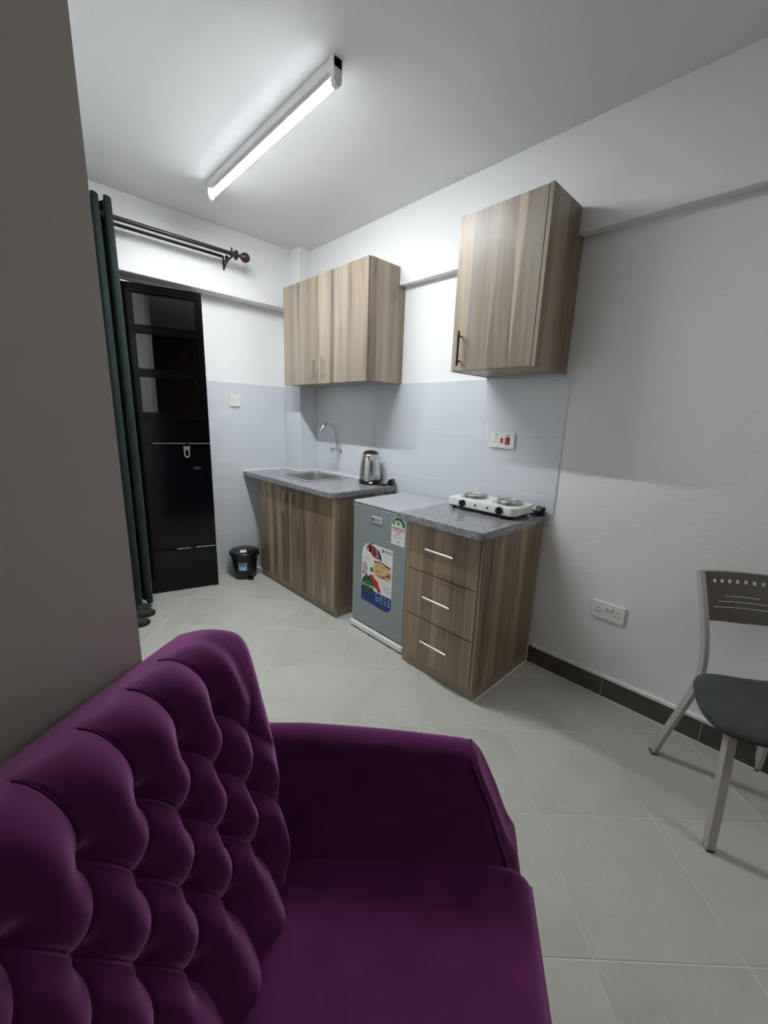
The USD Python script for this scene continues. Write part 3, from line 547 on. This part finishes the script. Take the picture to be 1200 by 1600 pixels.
# ------------------------------------------------------------------ hot plate
hx0, hx1, hy0, hy1, hz0, hz1 = -0.272, -0.058, -1.862, -2.272, ZC2 + 0.0165, ZC2 + 0.0585
hp = thing('hot_plate', 'white two-ring electric hot plate with black knobs on the granite worktop', 'hot plate', loc=((hx0 + hx1) / 2, (hy0 + hy1) / 2, ZC2))
foot_poly = sbox(hx0, hy1, hx1, hy0).buffer(-0.035).buffer(0.035)
hb = cat([slab(foot_poly, hz0 + 0.002, hz1, 0.004)])
part(hp, 'body', hb, 'white_enamel')
part(hp, 'underside', slab(foot_poly.buffer(-0.006), hz0 - 0.004, hz0 + 0.003, 0), 'black_plastic')
for (fx_, fy_) in ((hx0 + 0.03, hy0 - 0.035), (hx0 + 0.03, hy1 + 0.035), (hx1 - 0.03, hy0 - 0.035), (hx1 - 0.03, hy1 + 0.035)):
    part(hp, 'foot', lathe([(0, 0), (0.009, 0), (0.011, 0.012), (0, 0.014)], (fx_, fy_, ZC2 + 0.0008), 14), 'black_plastic', smooth=40)
for cy, R in ((-1.966, 0.078), (-2.172, 0.082)):
    c = np.array([-0.150, cy, hz1])
    rg = part(hp, 'ring', lathe([(R - 0.022, 0.001), (R - 0.02, 0.004), (R, 0.004), (R + 0.004, 0.001), (R + 0.004, 0)], c, 40), 'chrome', smooth=40)
    part(rg, 'drip_pan', lathe([(0, -0.003), (R - 0.02, 0.0015), (R - 0.02, 0.0005), (0, -0.0035)], c + np.array([0, 0, 0.004]), 36), 'chrome', smooth=40)
    a = np.linspace(0, 2 * math.pi * 3.1, 130); rr = np.linspace(0.018, R - 0.012, 130)
    part(rg, 'coil', tube(np.stack([c[0] + rr * np.cos(a), c[1] + rr * np.sin(a), np.full_like(a, hz1 + 0.0135)], 1), 0.0048, 8), 'steel_satin', smooth=40)
    part(rg, 'coil_support', cat([bx(c[0] - 0.06, c[0] + 0.06, c[1] - 0.002, c[1] + 0.002, hz1 + 0.003, hz1 + 0.0095), bx(c[0] - 0.002, c[0] + 0.002, c[1] - 0.06, c[1] + 0.06, hz1 + 0.003, hz1 + 0.0095)]), 'steel_satin')
for ky in (-1.972, -2.192):
    part(hp, 'knob', cat([lathe([(0, 0), (0.019, 0), (0.018, 0.012), (0.016, 0.014), (0, 0.014)], (hx0, ky, hz0 + 0.023), 24, (-1, 0, 0)), bx(hx0 - 0.021, hx0 - 0.012, ky - 0.0035, ky + 0.0035, hz0 + 0.008, hz0 + 0.038, 0.001)]), 'black_plastic', smooth=35)
for ky in (-2.050, -2.122):
    part(hp, 'indicator_lamp', lathe([(0, 0), (0.0055, 0), (0.005, 0.004), (0, 0.005)], (hx0, ky, hz0 + 0.023), 14, (-1, 0, 0)), 'black_plastic', smooth=35)
cz = ZC2 + 0.0045
part(hp, 'cord', tube(above(ZC2 + 0.005, smoothpath([(hx1 - 0.02, hy1 + 0.012, ZC2 + 0.03), (hx1 - 0.01, hy1 - 0.006, ZC2 + 0.02), (-0.06, -2.285, cz), (-0.035, -2.283, cz), (-0.03, -2.262, cz), (-0.045, -2.25 + 0.0, cz), (-0.055, -2.268, cz + 0.006), (-0.043, -2.283, cz + 0.012)], 50)), 0.004, 8), 'black_rubber', smooth=40)
plug3(hp, np.array([-0.045, -2.287, ZC2 + 0.0009]), (0.9, -0.2, 0))

# ------------------------------------------------------------------ sockets
def plate(name, label, catg, o, ex, w, h, t=0.011):
    """o: centre on the wall; ex: along the wall as seen from the room, left to right"""
    ex = np.array(ex, float); ez = np.cross(ex, (0, 0, 1.0)); o = np.array(o, float)
    root = thing(name, label, catg, loc=o)
    F = lambda m: frame_map(m, o, ex, (0, 0, 1), ez)
    part(root, 'faceplate', F(bx(-w / 2, w / 2, -h / 2, h / 2, 0, t, 0.003)), 'white_plastic')
    return root, F, t
def pin_holes(root, F, t, u, v, s=1.0):
    part(root, 'socket_holes', cat([F(bx(u - 0.002, u + 0.002, v + 0.006, v + 0.0135, t, t + 0.0004)), F(bx(u - 0.0135, u - 0.0065, v - 0.0125, v - 0.009, t, t + 0.0004)), F(bx(u + 0.0065, u + 0.0135, v - 0.0125, v - 0.009, t, t + 0.0004))]), 'ink_dark')
r_, F, t = plate('socket', 'white single switched socket on the tiled far wall beside the door', 'socket', (-0.6205, -TT, 1.406), (1, 0, 0), 0.084, 0.086)
pin_holes(r_, F, t, -0.014, -0.002)
part(r_, 'rocker_switch', F(bx(0.012, 0.026, -0.012, 0.006, t, t + 0.004, 0.001)), 'white_plastic')
part(r_, 'socket_holes', F(bx(0.029, 0.033, 0.004, 0.008, t, t + 0.0004)), 'ink_red')
r_, F, t = plate('cooker_switch', 'white double plate with two red rocker switches on the tiles above the hot plate', 'socket', (-TT, -2.019, 1.218), (0, -1, 0), 0.152, 0.086)
pin_holes(r_, F, t, -0.036, 0.0)
for u in (-0.037, 0.037): part(r_, 'indicator', F(bx(u - 0.009, u + 0.009, 0.0275, 0.0315, t, t + 0.0006)), 'ink_dark')
part(r_, 'rocker_switch', F(bx(-0.007, 0.005, -0.014, 0.013, t, t + 0.004, 0.0015)), 'switch_red', label='small red rocker')
part(r_, 'rocker_switch', F(bx(0.022, 0.046, -0.021, 0.019, t, t + 0.004, 0.002)), 'switch_red', label='large red rocker')
r_, F, t = plate('socket', 'white double socket low on the bare right wall left of the chair', 'socket', (0, -2.670, 0.445), (0, -1, 0), 0.148, 0.086)
pin_holes(r_, F, t, -0.045, 0.0); pin_holes(r_, F, t, 0.042, 0.0)
for u in (-0.009, 0.011):
    part(r_, 'rocker_switch', F(bx(u - 0.006, u + 0.006, 0.008, 0.026, t, t + 0.006, 0.0015)), 'white_plastic')
part(r_, 'back_box', F(bx(-0.072, 0.072, -0.041, 0.041, -0.0002, 0.0025)), 'ink_light')

# ------------------------------------------------------------------ waste bin
bc = np.array([-0.664, -0.148, 0.0])
bn = thing('waste_bin', 'black plastic lidded bin with a blue sticker beside the base cabinet', 'bin', loc=bc)
part(bn, 'bucket', lathe([(0, 0.004), (0.080, 0.004), (0.086, 0.0), (0.089, 0.004), (0.093, 0.06), (0.103, 0.185), (0.108, 0.19), (0.108, 0.2), (0.1, 0.202), (0, 0.2)], bc, 48), 'black_plastic', smooth=35)
part(bn, 'lid', lathe([(0, 0.2), (0.115, 0.2), (0.118, 0.206), (0.117, 0.218), (0.108, 0.228), (0.08, 0.237), (0.04, 0.242), (0, 0.243)], bc, 48), 'black_plastic', smooth=35)
toc = CAM - bc; toc[2] = 0; toc /= np.linalg.norm(toc); ang0 = math.atan2(toc[1], toc[0])
def on_bin(u, z, r): a = ang0 + u / 0.1; return bc + np.array([r * math.cos(a), r * math.sin(a), z])
def bin_patch(u0, u1, z0, z1, lift):
    U = np.linspace(u0, u1, 9); Z = np.linspace(z0, z1, 4); rr = lambda z: 0.093 + (z - 0.06) * 0.08 + lift
    G = np.array([[on_bin(u, z, rr(z)) for z in Z] for u in U]); g2 = np.array([[on_bin(u, z, rr(z) - 0.0006) for z in Z] for u in U])
    return cat([grid_mesh(G), grid_mesh(g2)])
st_ = part(bn, 'sticker', bin_patch(-0.045, 0.015, 0.082, 0.145, 0.0012), 'paper', label='blue and white product sticker')
part(st_, 'print', bin_patch(-0.041, 0.011, 0.086, 0.142, 0.0018), 'ink_pale_blue'); part(st_, 'print', bin_patch(-0.041, 0.011, 0.112, 0.142, 0.0022), 'ink_cyan'); part(st_, 'print', bin_patch(-0.037, 0.007, 0.132, 0.14, 0.0026), 'ink_blue')
tag_c = bc + toc * 0.075 + np.array([0, 0, 0.2395]); side = np.array([-toc[1], toc[0], 0])
lt_ = part(bn, 'price_tag', frame_map(bx(-0.024, 0.024, -0.02, 0.02, 0, 0.001), tag_c - side * 0.005, side * -1, -(toc * 0.93 - np.array([0, 0, 0.26])), np.cross(side * -1, -(toc * 0.93 - np.array([0, 0, 0.26])))), 'paper', label='white paper tag on the lid')
part(lt_, 'print', frame_map(bx(-0.014, 0.014, -0.01, 0.012, 0.001, 0.0013), tag_c - side * 0.005, side * -1, -(toc * 0.93 - np.array([0, 0, 0.26])), np.cross(side * -1, -(toc * 0.93 - np.array([0, 0, 0.26])))), 'ink_light')
part(bn, 'pedal', cat([bx(bc[0] - 0.02, bc[0] + 0.02, bc[1] - 0.125, bc[1] - 0.08, 0.006, 0.014, 0.002)]), 'black_plastic')
part(bn, 'lid_hinge', bx(bc[0] + 0.095, bc[0] + 0.125, bc[1] - 0.025, bc[1] + 0.025, 0.165, 0.205, 0.004), 'black_plastic')

# ------------------------------------------------------------------ curtain rod and curtain
cr = thing('curtain_rod', 'dark bronze double curtain rod with round finial on the beam over the door', 'curtain rod', loc=(-1.2, -BF, 2.36))
RYF, RZF, RYB, RZB = -0.262, 2.357, -0.178, 2.352
part(cr, 'rod', rod((-1.86, RYF, RZF), (-0.668, RYF, RZF), 0.0125, 16), 'bronze', smooth=40, label='thicker front rod')
part(cr, 'rod', rod((-1.86, RYB, RZB), (-0.735, RYB, RZB), 0.0095, 14), 'bronze', smooth=40, label='thinner rear rod')
part(cr, 'finial', lathe([(0, 0), (0.0165, 0), (0.018, 0.006), (0.03, 0.010), (0.031, 0.018), (0.02, 0.023), (0.012, 0.028), (0.010, 0.04), (0.013, 0.046), (0.024, 0.056), (0.0315, 0.072), (0.031, 0.088), (0.022, 0.103), (0.008, 0.111), (0, 0.112)], (-0.69, RYF, RZF), 28, (1, 0, 0)), 'bronze_red', smooth=40, label='reddish bronze ball finial')
for bxx in (-0.705, -1.83):
    part(cr, 'bracket', cat([bx(bxx - 0.006, bxx + 0.006, -BF - 0.008, -BF, 2.285, 2.375, 0.002),
        tube(smoothpath([(bxx, -BF - 0.004, 2.293), (bxx, -0.155, 2.315), (bxx, -0.205, 2.333), (bxx, RYF + 0.01, 2.338)], 16), 0.006, 8),
        tube([(bxx, -BF - 0.004, 2.338), (bxx, RYF - 0.01, 2.339)], 0.0055, 8),
        lathe([(0.0105, -0.006), (0.0145, -0.006), (0.0145, 0.006), (0.0105, 0.006), (0.0105, -0.006)], (bxx, RYB, RZB), 20, (1, 0, 0)),
        lathe([(0.013, -0.007), (0.0175, -0.007), (0.0175, 0.007), (0.013, 0.007), (0.013, -0.007)], (bxx, RYF, RZF), 20, (1, 0, 0)),
        rod((bxx, RYF, RZF + 0.016), (bxx, RYF, RZF + 0.036), 0.006, 10)]), 'bronze', smooth=40)
cu = thing('curtain', 'dark green curtain drawn to the left of the black door', 'curtain', loc=(-1.6, RYF, 0.03))
nu, nz = 261, 46
t = np.linspace(0, 1, nu); zz = np.linspace(0, 1, nz)
G = np.zeros((nu, nz, 3))
for k, s in enumerate(zz):
    amp = 0.040 + 0.008 * math.sin(3 * s + 1) ; flare = 1 + 0.10 * (1 - s)
    ph = 2 * math.pi * (t * 7.5) - 0.5
    G[:, k, 0] = -1.397 + 0.012 * (1 - s) * 1.0 - 0.45 * t * flare + 0.008 * np.sin(2 * ph + 0.7) + 0.008 * math.sin(2.2 * s)
    G[:, k, 1] = RYF - amp * np.sin(ph) - 0.012 * np.sin(5 * s + 6 * t) * (1 - s)
    G[:, k, 2] = 0.035 + s * (2.435 - 0.035) + (0.008 * np.sin(ph) if s > 0.97 else 0) + 0.02 * (1 - s) ** 8 * np.sin(7 * t)
front = grid_mesh(G)
Gn = np.array(front.vertex_normals).reshape(nu, nz, 3)
back = grid_mesh(G - Gn * 0.003); back.invert()
part(cu, 'cloth', cat([front, back]), 'green_curtain_cloth', smooth=60)
hem = [G[:, k, :] + np.sign(1) * 0 for k in (0,)]
part(cu, 'header_stitching', tube(G[:, int(nz * 0.955), :] + np.array([0, -0.0015, 0]), 0.0016, 5), 'green_curtain_cloth')
eyes = []
for q in range(15):
    i = int((q + 0.5) / 15 * (nu - 1))
    part(cu, 'eyelet', lathe([(0.016, -0.004), (0.024, -0.003), (0.024, 0.003), (0.016, 0.004), (0.016, -0.004)], (G[i, 0, 0], RYF, RZF), 18, (1, 0, 0)), 'bronze', smooth=40)

# ------------------------------------------------------------------ slipper by the wall end, and one in place of curtain shade
for k, (tx, tyy) in enumerate(((-1.40, -0.385), (-1.46, -0.50))):  # the first is added where only the curtain hem casts shade
    lab = ('dark slipper toe peeping past the foreground wall, nearer the curtain', 'dark slipper toe peeping past the foreground wall, nearer the sofa')[k]
    s_ = thing('slipper', lab, 'slipper', loc=(tx - 0.12, tyy, 0))
    sole = shapely.union_all([ell(tx - 0.05, tyy, 0.05, 0.045), ell(tx - 0.2, tyy, 0.045, 0.035), sbox(tx - 0.2, tyy - 0.035, tx - 0.05, tyy + 0.035)])
    part(s_, 'sole', slab(sole, 0.001, 0.02, 0.004), 'slipper')
    aa = np.linspace(0, math.pi, 13); G = np.array([[(tx - 0.115 + 0.09 * v, tyy + (0.047 - 0.012 * v) * math.cos(a), 0.018 + (0.042 - 0.02 * v) * math.sin(a)) for v in np.linspace(0, 1, 6)] for a in aa])
    part(s_, 'strap', cat([grid_mesh(G), grid_mesh(G - np.array([0, 0, 0.003]))]), 'slipper', smooth=60)

# ------------------------------------------------------------------ dining chair
cB = np.array([-0.172, -2.997, 0.0]); cd_ = np.array([-0.81, -0.587, 0]); cd_ /= np.linalg.norm(cd_); cw_ = np.array([0.587, -0.81, 0]); cw_ /= np.linalg.norm(cw_)
def CP(d, w, z): return cB + cd_ * d + cw_ * w + np.array([0, 0, z])
ch = thing('dining_chair', 'grey metal dining chair with round black seat and pierced backrest by the right wall', 'chair', loc=CP(0.2, 0.145, 0))
AX = 0.145
def mir(w, s): return w if s > 0 else 2 * AX - w
def flatbar(path, hw, ht, out):
    """rectangular tube along path; out: sideways direction"""
    P = np.array(path); T = np.gradient(P, axis=0); T /= np.linalg.norm(T, axis=1, keepdims=True); S = np.cross(T, out); S /= np.linalg.norm(S, axis=1, keepdims=True)
    o = np.asarray(out, float)
    ring = np.stack([P + S * hw + o * ht, P - S * hw + o * ht, P - S * hw - o * ht, P + S * hw - o * ht], 1)
    n = len(P); m = grid_mesh(ring.transpose(1, 0, 2), closed_u=True)
    caps = trimesh.Trimesh(np.vstack([ring[0], ring[-1]]), [(0, 1, 2), (0, 2, 3), (4, 6, 5), (4, 7, 6)], process=False)
    m = cat([m, caps]); m.merge_vertices(); m.fix_normals(); return m
sd = [(0.03, -0.043, 0.004), (0.062, -0.022, 0.16), (0.092, -0.002, 0.30), (0.112, 0.010, 0.43), (0.098, 0.012, 0.53), (0.058, 0.006, 0.66), (0.004, -0.004, 0.797)]
for s in (1, -1):
    pth = smoothpath([CP(d, mir(w, s), z) for d, w, z in sd], 28)
    part(ch, 'back_post', flatbar(pth, 0.014, 0.008, cw_), 'chair_metal', smooth=30)
    pth = smoothpath([CP(0.40, mir(-0.052, s), 0.435), CP(0.418, mir(-0.052, s), 0.22), CP(0.425, mir(-0.047, s), 0.004)], 12)
    part(ch, 'front_leg', flatbar(pth, 0.0125, 0.0125, cw_), 'chair_metal', smooth=30)
for d, w in ((0.03, -0.043), (0.425, -0.047)):
    for s in (1, -1):
        part(ch, 'foot_cap', trimesh.convex.convex_hull(np.array([CP(d + a, mir(w, s) + b, z) for a in (-0.015, 0.015) for b in (-0.011, 0.011) for z in (0, 0.006)])), 'black_rubber')
part(ch, 'seat_frame', cat([flatbar(np.linspace(CP(0.11, 0.01, 0.425), CP(0.42, -0.052, 0.425), 4), 0.01, 0.008, cw_), flatbar(np.linspace(CP(0.11, 0.28, 0.425), CP(0.42, 0.342, 0.425), 4), 0.01, 0.008, cw_), flatbar(np.linspace(CP(0.112, 0.012, 0.425), CP(0.112, 0.278, 0.425), 4), 0.01, 0.008, cd_), flatbar(np.linspace(CP(0.405, -0.045, 0.425), CP(0.405, 0.335, 0.425), 4), 0.01, 0.008, cd_)]), 'chair_metal')
half = [(0.138, 0.145), (0.134, 0.06), (0.14, 0.0), (0.17, -0.04), (0.25, -0.083), (0.34, -0.110), (0.40, -0.112), (0.445, -0.092), (0.468, -0.045), (0.476, 0.03), (0.478, 0.145)]
out_ = smoothpath(half + [(d, 2 * AX - w) for d, w in half[::-1][1:]], 96)[:-1]
sp_ = Polygon(out_)
rings = []
for ins, z in ((0.012, 0.432), (0.002, 0.436), (0.0, 0.444), (0.002, 0.452), (0.010, 0.458), (0.03, 0.461), (0.06, 0.463)):
    p = sp_.buffer(-ins); rings.append([CP(*(lambda q: (q.x, q.y))(p.exterior.interpolate(tt, normalized=True)), z) for tt in np.linspace(0, 1, 97)[:-1]])
rings = np.array(rings); m = grid_mesh(rings.transpose(1, 0, 2), closed_u=True)
top = trimesh.Trimesh(np.vstack([rings[-1], rings[-1].mean(0)]), [(k, (k + 1) % 96, 96) for k in range(96)], process=False); botm = trimesh.Trimesh(np.vstack([rings[0], rings[0].mean(0)]), [((k + 1) % 96, k, 96) for k in range(96)], process=False)
m = cat([m, top, botm]); m.merge_vertices(); m.fix_normals()
part(ch, 'seat', m, 'black_seat_vinyl', smooth=50)
pan = Polygon([(0.0, 0.795), (0.29, 0.795), (0.278, 0.628), (0.145, 0.622), (0.012, 0.628)])
holes = [sbox(0.145 + (k - 3.5) * 0.0272 - 0.0065, 0.757, 0.145 + (k - 3.5) * 0.0272 + 0.0065, 0.770) for k in range(8)]
holes += [sbox(0.145 - w, z - 0.0018, 0.145 + w, z + 0.0018) for w, z in ((0.058, 0.712), (0.082, 0.6935), (0.103, 0.674))]
pan = pan.difference(shapely.union_all(holes))
m = trimesh.creation.extrude_polygon(pan, 0.004, engine='earcut'); m = m.subdivide_to_size(0.025, max_iter=12); v = m.vertices.copy()
from scipy.interpolate import CubicSpline as _CS
dz = _CS([q[2] for q in sd], [q[0] for q in sd])
curve = lambda w: 0.022 * (1 - ((w - AX) / AX) ** 2)
m.vertices = np.array([CP(dz(z_) - curve(w_) + (t_ - 0.002), w_, z_) for w_, z_, t_ in v]); m.fix_normals()
part(ch, 'backrest_panel', m, 'chair_panel', label='dark grey sheet panel pierced with squares and slots')
part(ch, 'top_rail', tube([CP(0.004 - curve(w) , w, 0.797) for w in np.linspace(-0.006, 0.296, 15)], 0.0055, 8), 'chair_metal', smooth=40)

# ------------------------------------------------------------------ wardrobe (mirrored in the door panes)
wd = thing('wardrobe', 'dark brown wardrobe at the rear wall, seen only mirrored in the door panes', 'wardrobe', loc=(-2.05, RY + 0.3, 0))
part(wd, 'body', bx(-3.2, -0.9, RY + 0.004, RY + 0.55, 0.0, 2.50, 0.003), 'wardrobe_brown')
for k in range(4):
    d = part(wd, 'door', bx(-3.19 + 0.572 * k, -2.63 + 0.572 * k, RY + 0.551, RY + 0.57, 0.08, 2.48, 0.002), 'wardrobe_brown')
    hx = -2.67 + 0.572 * k if k % 2 == 0 else -3.15 + 0.572 * k
    bar_handle(d, (hx, RY + 0.60, 1.0), (hx, RY + 0.60, 1.16), (0, 1, 0))

# ------------------------------------------------------------------ sofa
az, rec = math.radians(54.8), math.radians(21.9)
es = np.array([math.sin(az), math.cos(az), 0]); ef = np.array([math.cos(az), -math.sin(az), 0]); up = -ef * math.sin(rec) + np.array([0, 0, 1.0]) * math.cos(rec); bn_ = np.cross(es, up); bn_ = bn_ if bn_ @ ef > 0 else -bn_
K = 1.07
S0 = CAM + (np.array([-1.823, -2.58, 0.82]) - CAM) * K               # first button of the top row: origin of the back's lattice
LP_, HP_ = 0.081 * K, 0.079 * K                                      # button spacing along and between the rows
def SP(s, f_, z): return np.array([CAM[0], CAM[1], 0]) + es * (s + 0.57) + ef * f_ + np.array([0, 0, z])
so = thing('sofa', 'purple velvet sofa with deep button-tufted back in the foreground', 'sofa', loc=SP(-0.45, -0.05, 0))
V = 'purple_velvet'
SL, HB = -1.12, -0.42
def htop(s): 
    k = np.clip((s + 0.13) / 0.27, 0, 1); return 0.119 - 0.003 * k * k
def send(h):
    from scipy.interpolate import PchipInterpolator as _PC
    return _PC([-0.42, -0.36, -0.31, -0.24, -0.14, -0.05, 0.03, 0.075, 0.11, 0.15], [-0.01, -0.01, 0.028, 0.068, 0.104, 0.125, 0.142, 0.146, 0.125, 0.08])(h)
NS, NH = 620, 300
vv = np.linspace(0, 1, NH); uu = np.r_[np.linspace(0, 0.5, 110), np.linspace(0.5, 1, 511)[1:]]
S_ = np.zeros((NS, NH)); H_ = np.zeros((NS, NH))
for it in range(3):
    if it == 0: hh = HB + vv[None, :] * (0.15 - HB) + 0 * uu[:, None]
    se = send(hh); S_ = SL + uu[:, None] * (se - SL)
    hh = HB + vv[None, :] * (htop(S_) - HB)
H_ = hh
def seamf(x):
    fr_ = x - np.floor(x); q_ = np.clip(np.sin(math.pi * fr_), 0, 1); return 0.72 * q_ ** 0.8 + 0.28 * np.minimum(1, q_ / 0.16) ** 0.7
al = S_ / LP_ - H_ / (2 * HP_); be = -S_ / LP_ - H_ / (2 * HP_)
D_ = seamf(al) * seamf(be)
upz = H_ > 0; D_[upz] = (seamf(S_ / LP_) ** 2)[upz]
lowz = H_ < -3 * HP_; D_[lowz] = (seamf(S_ / LP_ + 0.5) ** 2)[lowz]
fade = np.clip((S_.max() - 0.0) * 0 + (0.085 - S_) / 0.05, 0, 1)     # plain strip at the right end
fade = fade * fade * (3 - 2 * fade)
rightcol = np.where(H_ > 0, 1.0, 1.0)
D_ = D_ * fade + (1 - fade) * 0.80
fl_top = np.clip((htop(S_) - H_) / 0.05, 0, 1)
btn = []
dip = np.zeros_like(D_)
for j in range(4):
    for i in range(-1, 15):
        s0, h0 = -LP_ * (i + 0.5 * (j % 2)), -HP_ * j
        if s0 > 0.03 or s0 < SL + 0.05: continue
        btn.append((s0, h0)); r2 = (S_ - s0) ** 2 + (H_ - h0) ** 2
        dip += 0.020 * np.exp(-r2 / 0.013 ** 2) + 0.017 * np.exp(-r2 / 0.027 ** 2)
PIL = 0.027
dist_r = send(H_) - S_; dist_t = htop(S_) - H_; dist_l = S_ - SL
def roll(d, R):
    q = np.clip(1 - d / R, 0, 1); return -R * (1 - np.sqrt(np.maximum(1 - q * q, 0)))
depth = PIL * D_ - dip + roll(dist_r, 0.045) + roll(dist_t, 0.075) + roll(dist_l, 0.04)
Pf = S0 + es * S_[..., None] + up * H_[..., None] + bn_ * depth[..., None]
Pb = S0 + es * S_[..., None] + up * H_[..., None] - bn_ * 0.13
fm = grid_mesh(Pf); bm = grid_mesh(Pb[::8, ::8]); bm.invert()
def stitch(a, b): return grid_mesh(np.stack([a, b], 1))
sides = [stitch(Pf[-1], Pb[-1]), stitch(Pf[:, -1], Pb[:, -1]), stitch(Pf[0], Pb[0])]
body = cat([fm] + sides)
if (fm.face_normals.mean(0) @ bn_) < 0: fm.invert()
bk = part(so, 'backrest', cat([fm]), V, smooth=70)
part(bk, 'rear_panel', cat(sides + [bm]), V, smooth=40)
for s0, h0 in btn:
    i = np.argmin((S_ - s0) ** 2 + (H_ - h0) ** 2); c = Pf.reshape(-1, 3)[i] + bn_ * 0.001
    part(bk, 'button', lathe([(0, 0.006), (0.005, 0.0052), (0.009, 0.0025), (0.0105, -0.001), (0, -0.002)], c, 16, bn_), V, smooth=50)
# seam piping over the crest, one per column of buttons
for i in range(0, 12):
    s0 = -LP_ * i
    if s0 < SL + 0.08: break
    col = int(np.argmin(np.abs(S_[:, NH // 2] - s0)))
    pts = []
    for k in range(NH):
        h = H_[col, k]
        if 0.012 < h:
            c2 = int(np.argmin(np.abs(S_[:, k] - s0))); pts.append(Pf[c2, k] + bn_ * 0.0005)
    if len(pts) > 6: part(bk, 'seam', tube(np.array(pts)[::2], 0.0022, 6), 'purple_seam', smooth=60)
# seat
ST = 0.45
def s_arm(f_): return np.interp(f_, [-0.34, 0.17], [0.0, 0.108])
NSs, NF = 120, 60
Gs = []
for u in np.linspace(0, 1, NSs):
    row = []
    for v_ in np.linspace(0, 1, NF):
        f_ = -0.36 + v_ * (0.205 + 0.36); s1 = s_arm(f_) + 0.012; s0_ = -1.10
        fc = 0.205
        s_ = s0_ + u * (s1 - s0_); de = min(fc - f_, 0.05); ds = s1 - s_
        z = ST + 0.006 * math.sin(math.pi * v_) * math.sin(math.pi * min(1, max(0, (s_ + 1.1) / 1.2)))
        q = np.clip(1 - (fc - f_) / 0.05, 0, 1); q2 = np.clip(1 - ds / 0.035, 0, 1) * np.clip((f_ - 0.06) / 0.1, 0, 1)
        qq = min(1, math.hypot(q, q2)); z -= 0.05 * (1 - math.sqrt(max(0, 1 - qq * qq)))
        if qq >= 1: pass
        row.append(SP(s_ - 0.012 * q * q2, f_, z))
    Gs.append(row)
Gs = np.array(Gs)
lowr = Gs[:, -1].copy(); lowr[:, 2] = 0.29
endr = Gs[-1].copy(); endr[:, 2] = 0.29
sm = [grid_mesh(Gs), stitch(Gs[:, -1], lowr), stitch(Gs[-1], endr)]
if sm[0].face_normals.mean(0)[2] < 0: sm[0].invert()
part(so, 'seat_cushion', cat(sm), V, smooth=60)
part(so, 'base_frame', frame_map(bx(-1.1, 0.09, -0.40, 0.19, 0.09, 0.30, 0.008), SP(0, 0, 0), es, ef, (0, 0, 1)) if np.cross(es, ef)[2] > 0 else frame_map(bx(-1.1, 0.09, -0.19, 0.40, 0.09, 0.30, 0.008), SP(0, 0, 0), es, -ef, (0, 0, 1)), V)
for s_, f_ in ((-1.02, 0.14), (0.05, 0.14), (-1.02, -0.34), (0.05, -0.34)):
    part(so, 'leg', lathe([(0, 0), (0.014, 0), (0.022, 0.09), (0, 0.092)], SP(s_, f_, 0.0), 16), 'black_plastic', smooth=40)
def make_arm(name, mirror):
    # profile (offset outward from the inner seat line, z)
    prof = [(0.0, 0.30), (0.0, 0.42), (0.004, 0.48), (0.014, 0.54), (0.024, 0.59), (0.028, 0.622), (0.036, 0.645), (0.054, 0.660), (0.076, 0.663), (0.098, 0.655), (0.112, 0.636), (0.116, 0.60), (0.116, 0.50), (0.112, 0.30), (0.11, 0.10), (0.0, 0.10)]
    prof = [(o_ if o_ < 0.03 else 0.03 + (o_ - 0.03) * 0.82, z_) for o_, z_ in prof]
    prof = np.array(smoothpath(prof[:14], 44).tolist() + [prof[14], prof[15]])
    cen = prof.mean(0)
    ts = list(np.linspace(0, 0.92, 22)) + [0.94, 0.962, 0.98, 0.992, 1.0]
    ins = [0] * 22 + [0.0006, 0.0025, 0.006, 0.012, 0.022]
    G = []
    fe = lambda z: np.interp(z, [0.10, 0.30, 0.45, 0.56, 0.66], [0.215, 0.200, 0.172, 0.128, 0.078])
    for t_, i_ in zip(ts, ins):
        ring = []
        for (o_, z) in prof:
            dv = np.array([o_, z]) - cen; n_ = np.linalg.norm(dv); dv = dv * (1 - i_ / n_) + cen
            f_ = -0.42 + t_ * (fe(z) + 0.42); s_ = np.interp(f_, [-0.42, 0.2], [-0.012, 0.112]) + np.interp(z, [0.45, 0.62], [0, 0.045]) * np.interp(f_, [-0.3, 0.1], [1, 0.15]) + dv[0]
            zz_ = dv[1] + (0.010 * math.sin(max(0, f_ + 0.42) * 5.2) if dv[1] > 0.5 else 0)
            if mirror: s_ = -1.10 - s_
            ring.append(SP(s_, f_, zz_))
        G.append(ring)
    G = np.array(G); m = grid_mesh(G.transpose(1, 0, 2), closed_u=True)
    cap = trimesh.Trimesh(np.vstack([G[-1], G[-1].mean(0)]), [(k, (k + 1) % len(prof), len(prof)) for k in range(len(prof))], process=False)
    capb = trimesh.Trimesh(np.vstack([G[0], G[0].mean(0)]), [((k + 1) % len(prof), k, len(prof)) for k in range(len(prof))], process=False)
    m = cat([m, cap, capb]); m.merge_vertices(); m.fix_normals()
    a_ = part(so, name, m, V, smooth=50)
    part(a_, 'piping', tube(G[-4][:38], 0.003, 6), V, smooth=60)
make_arm('arm', False); make_arm('arm', True)
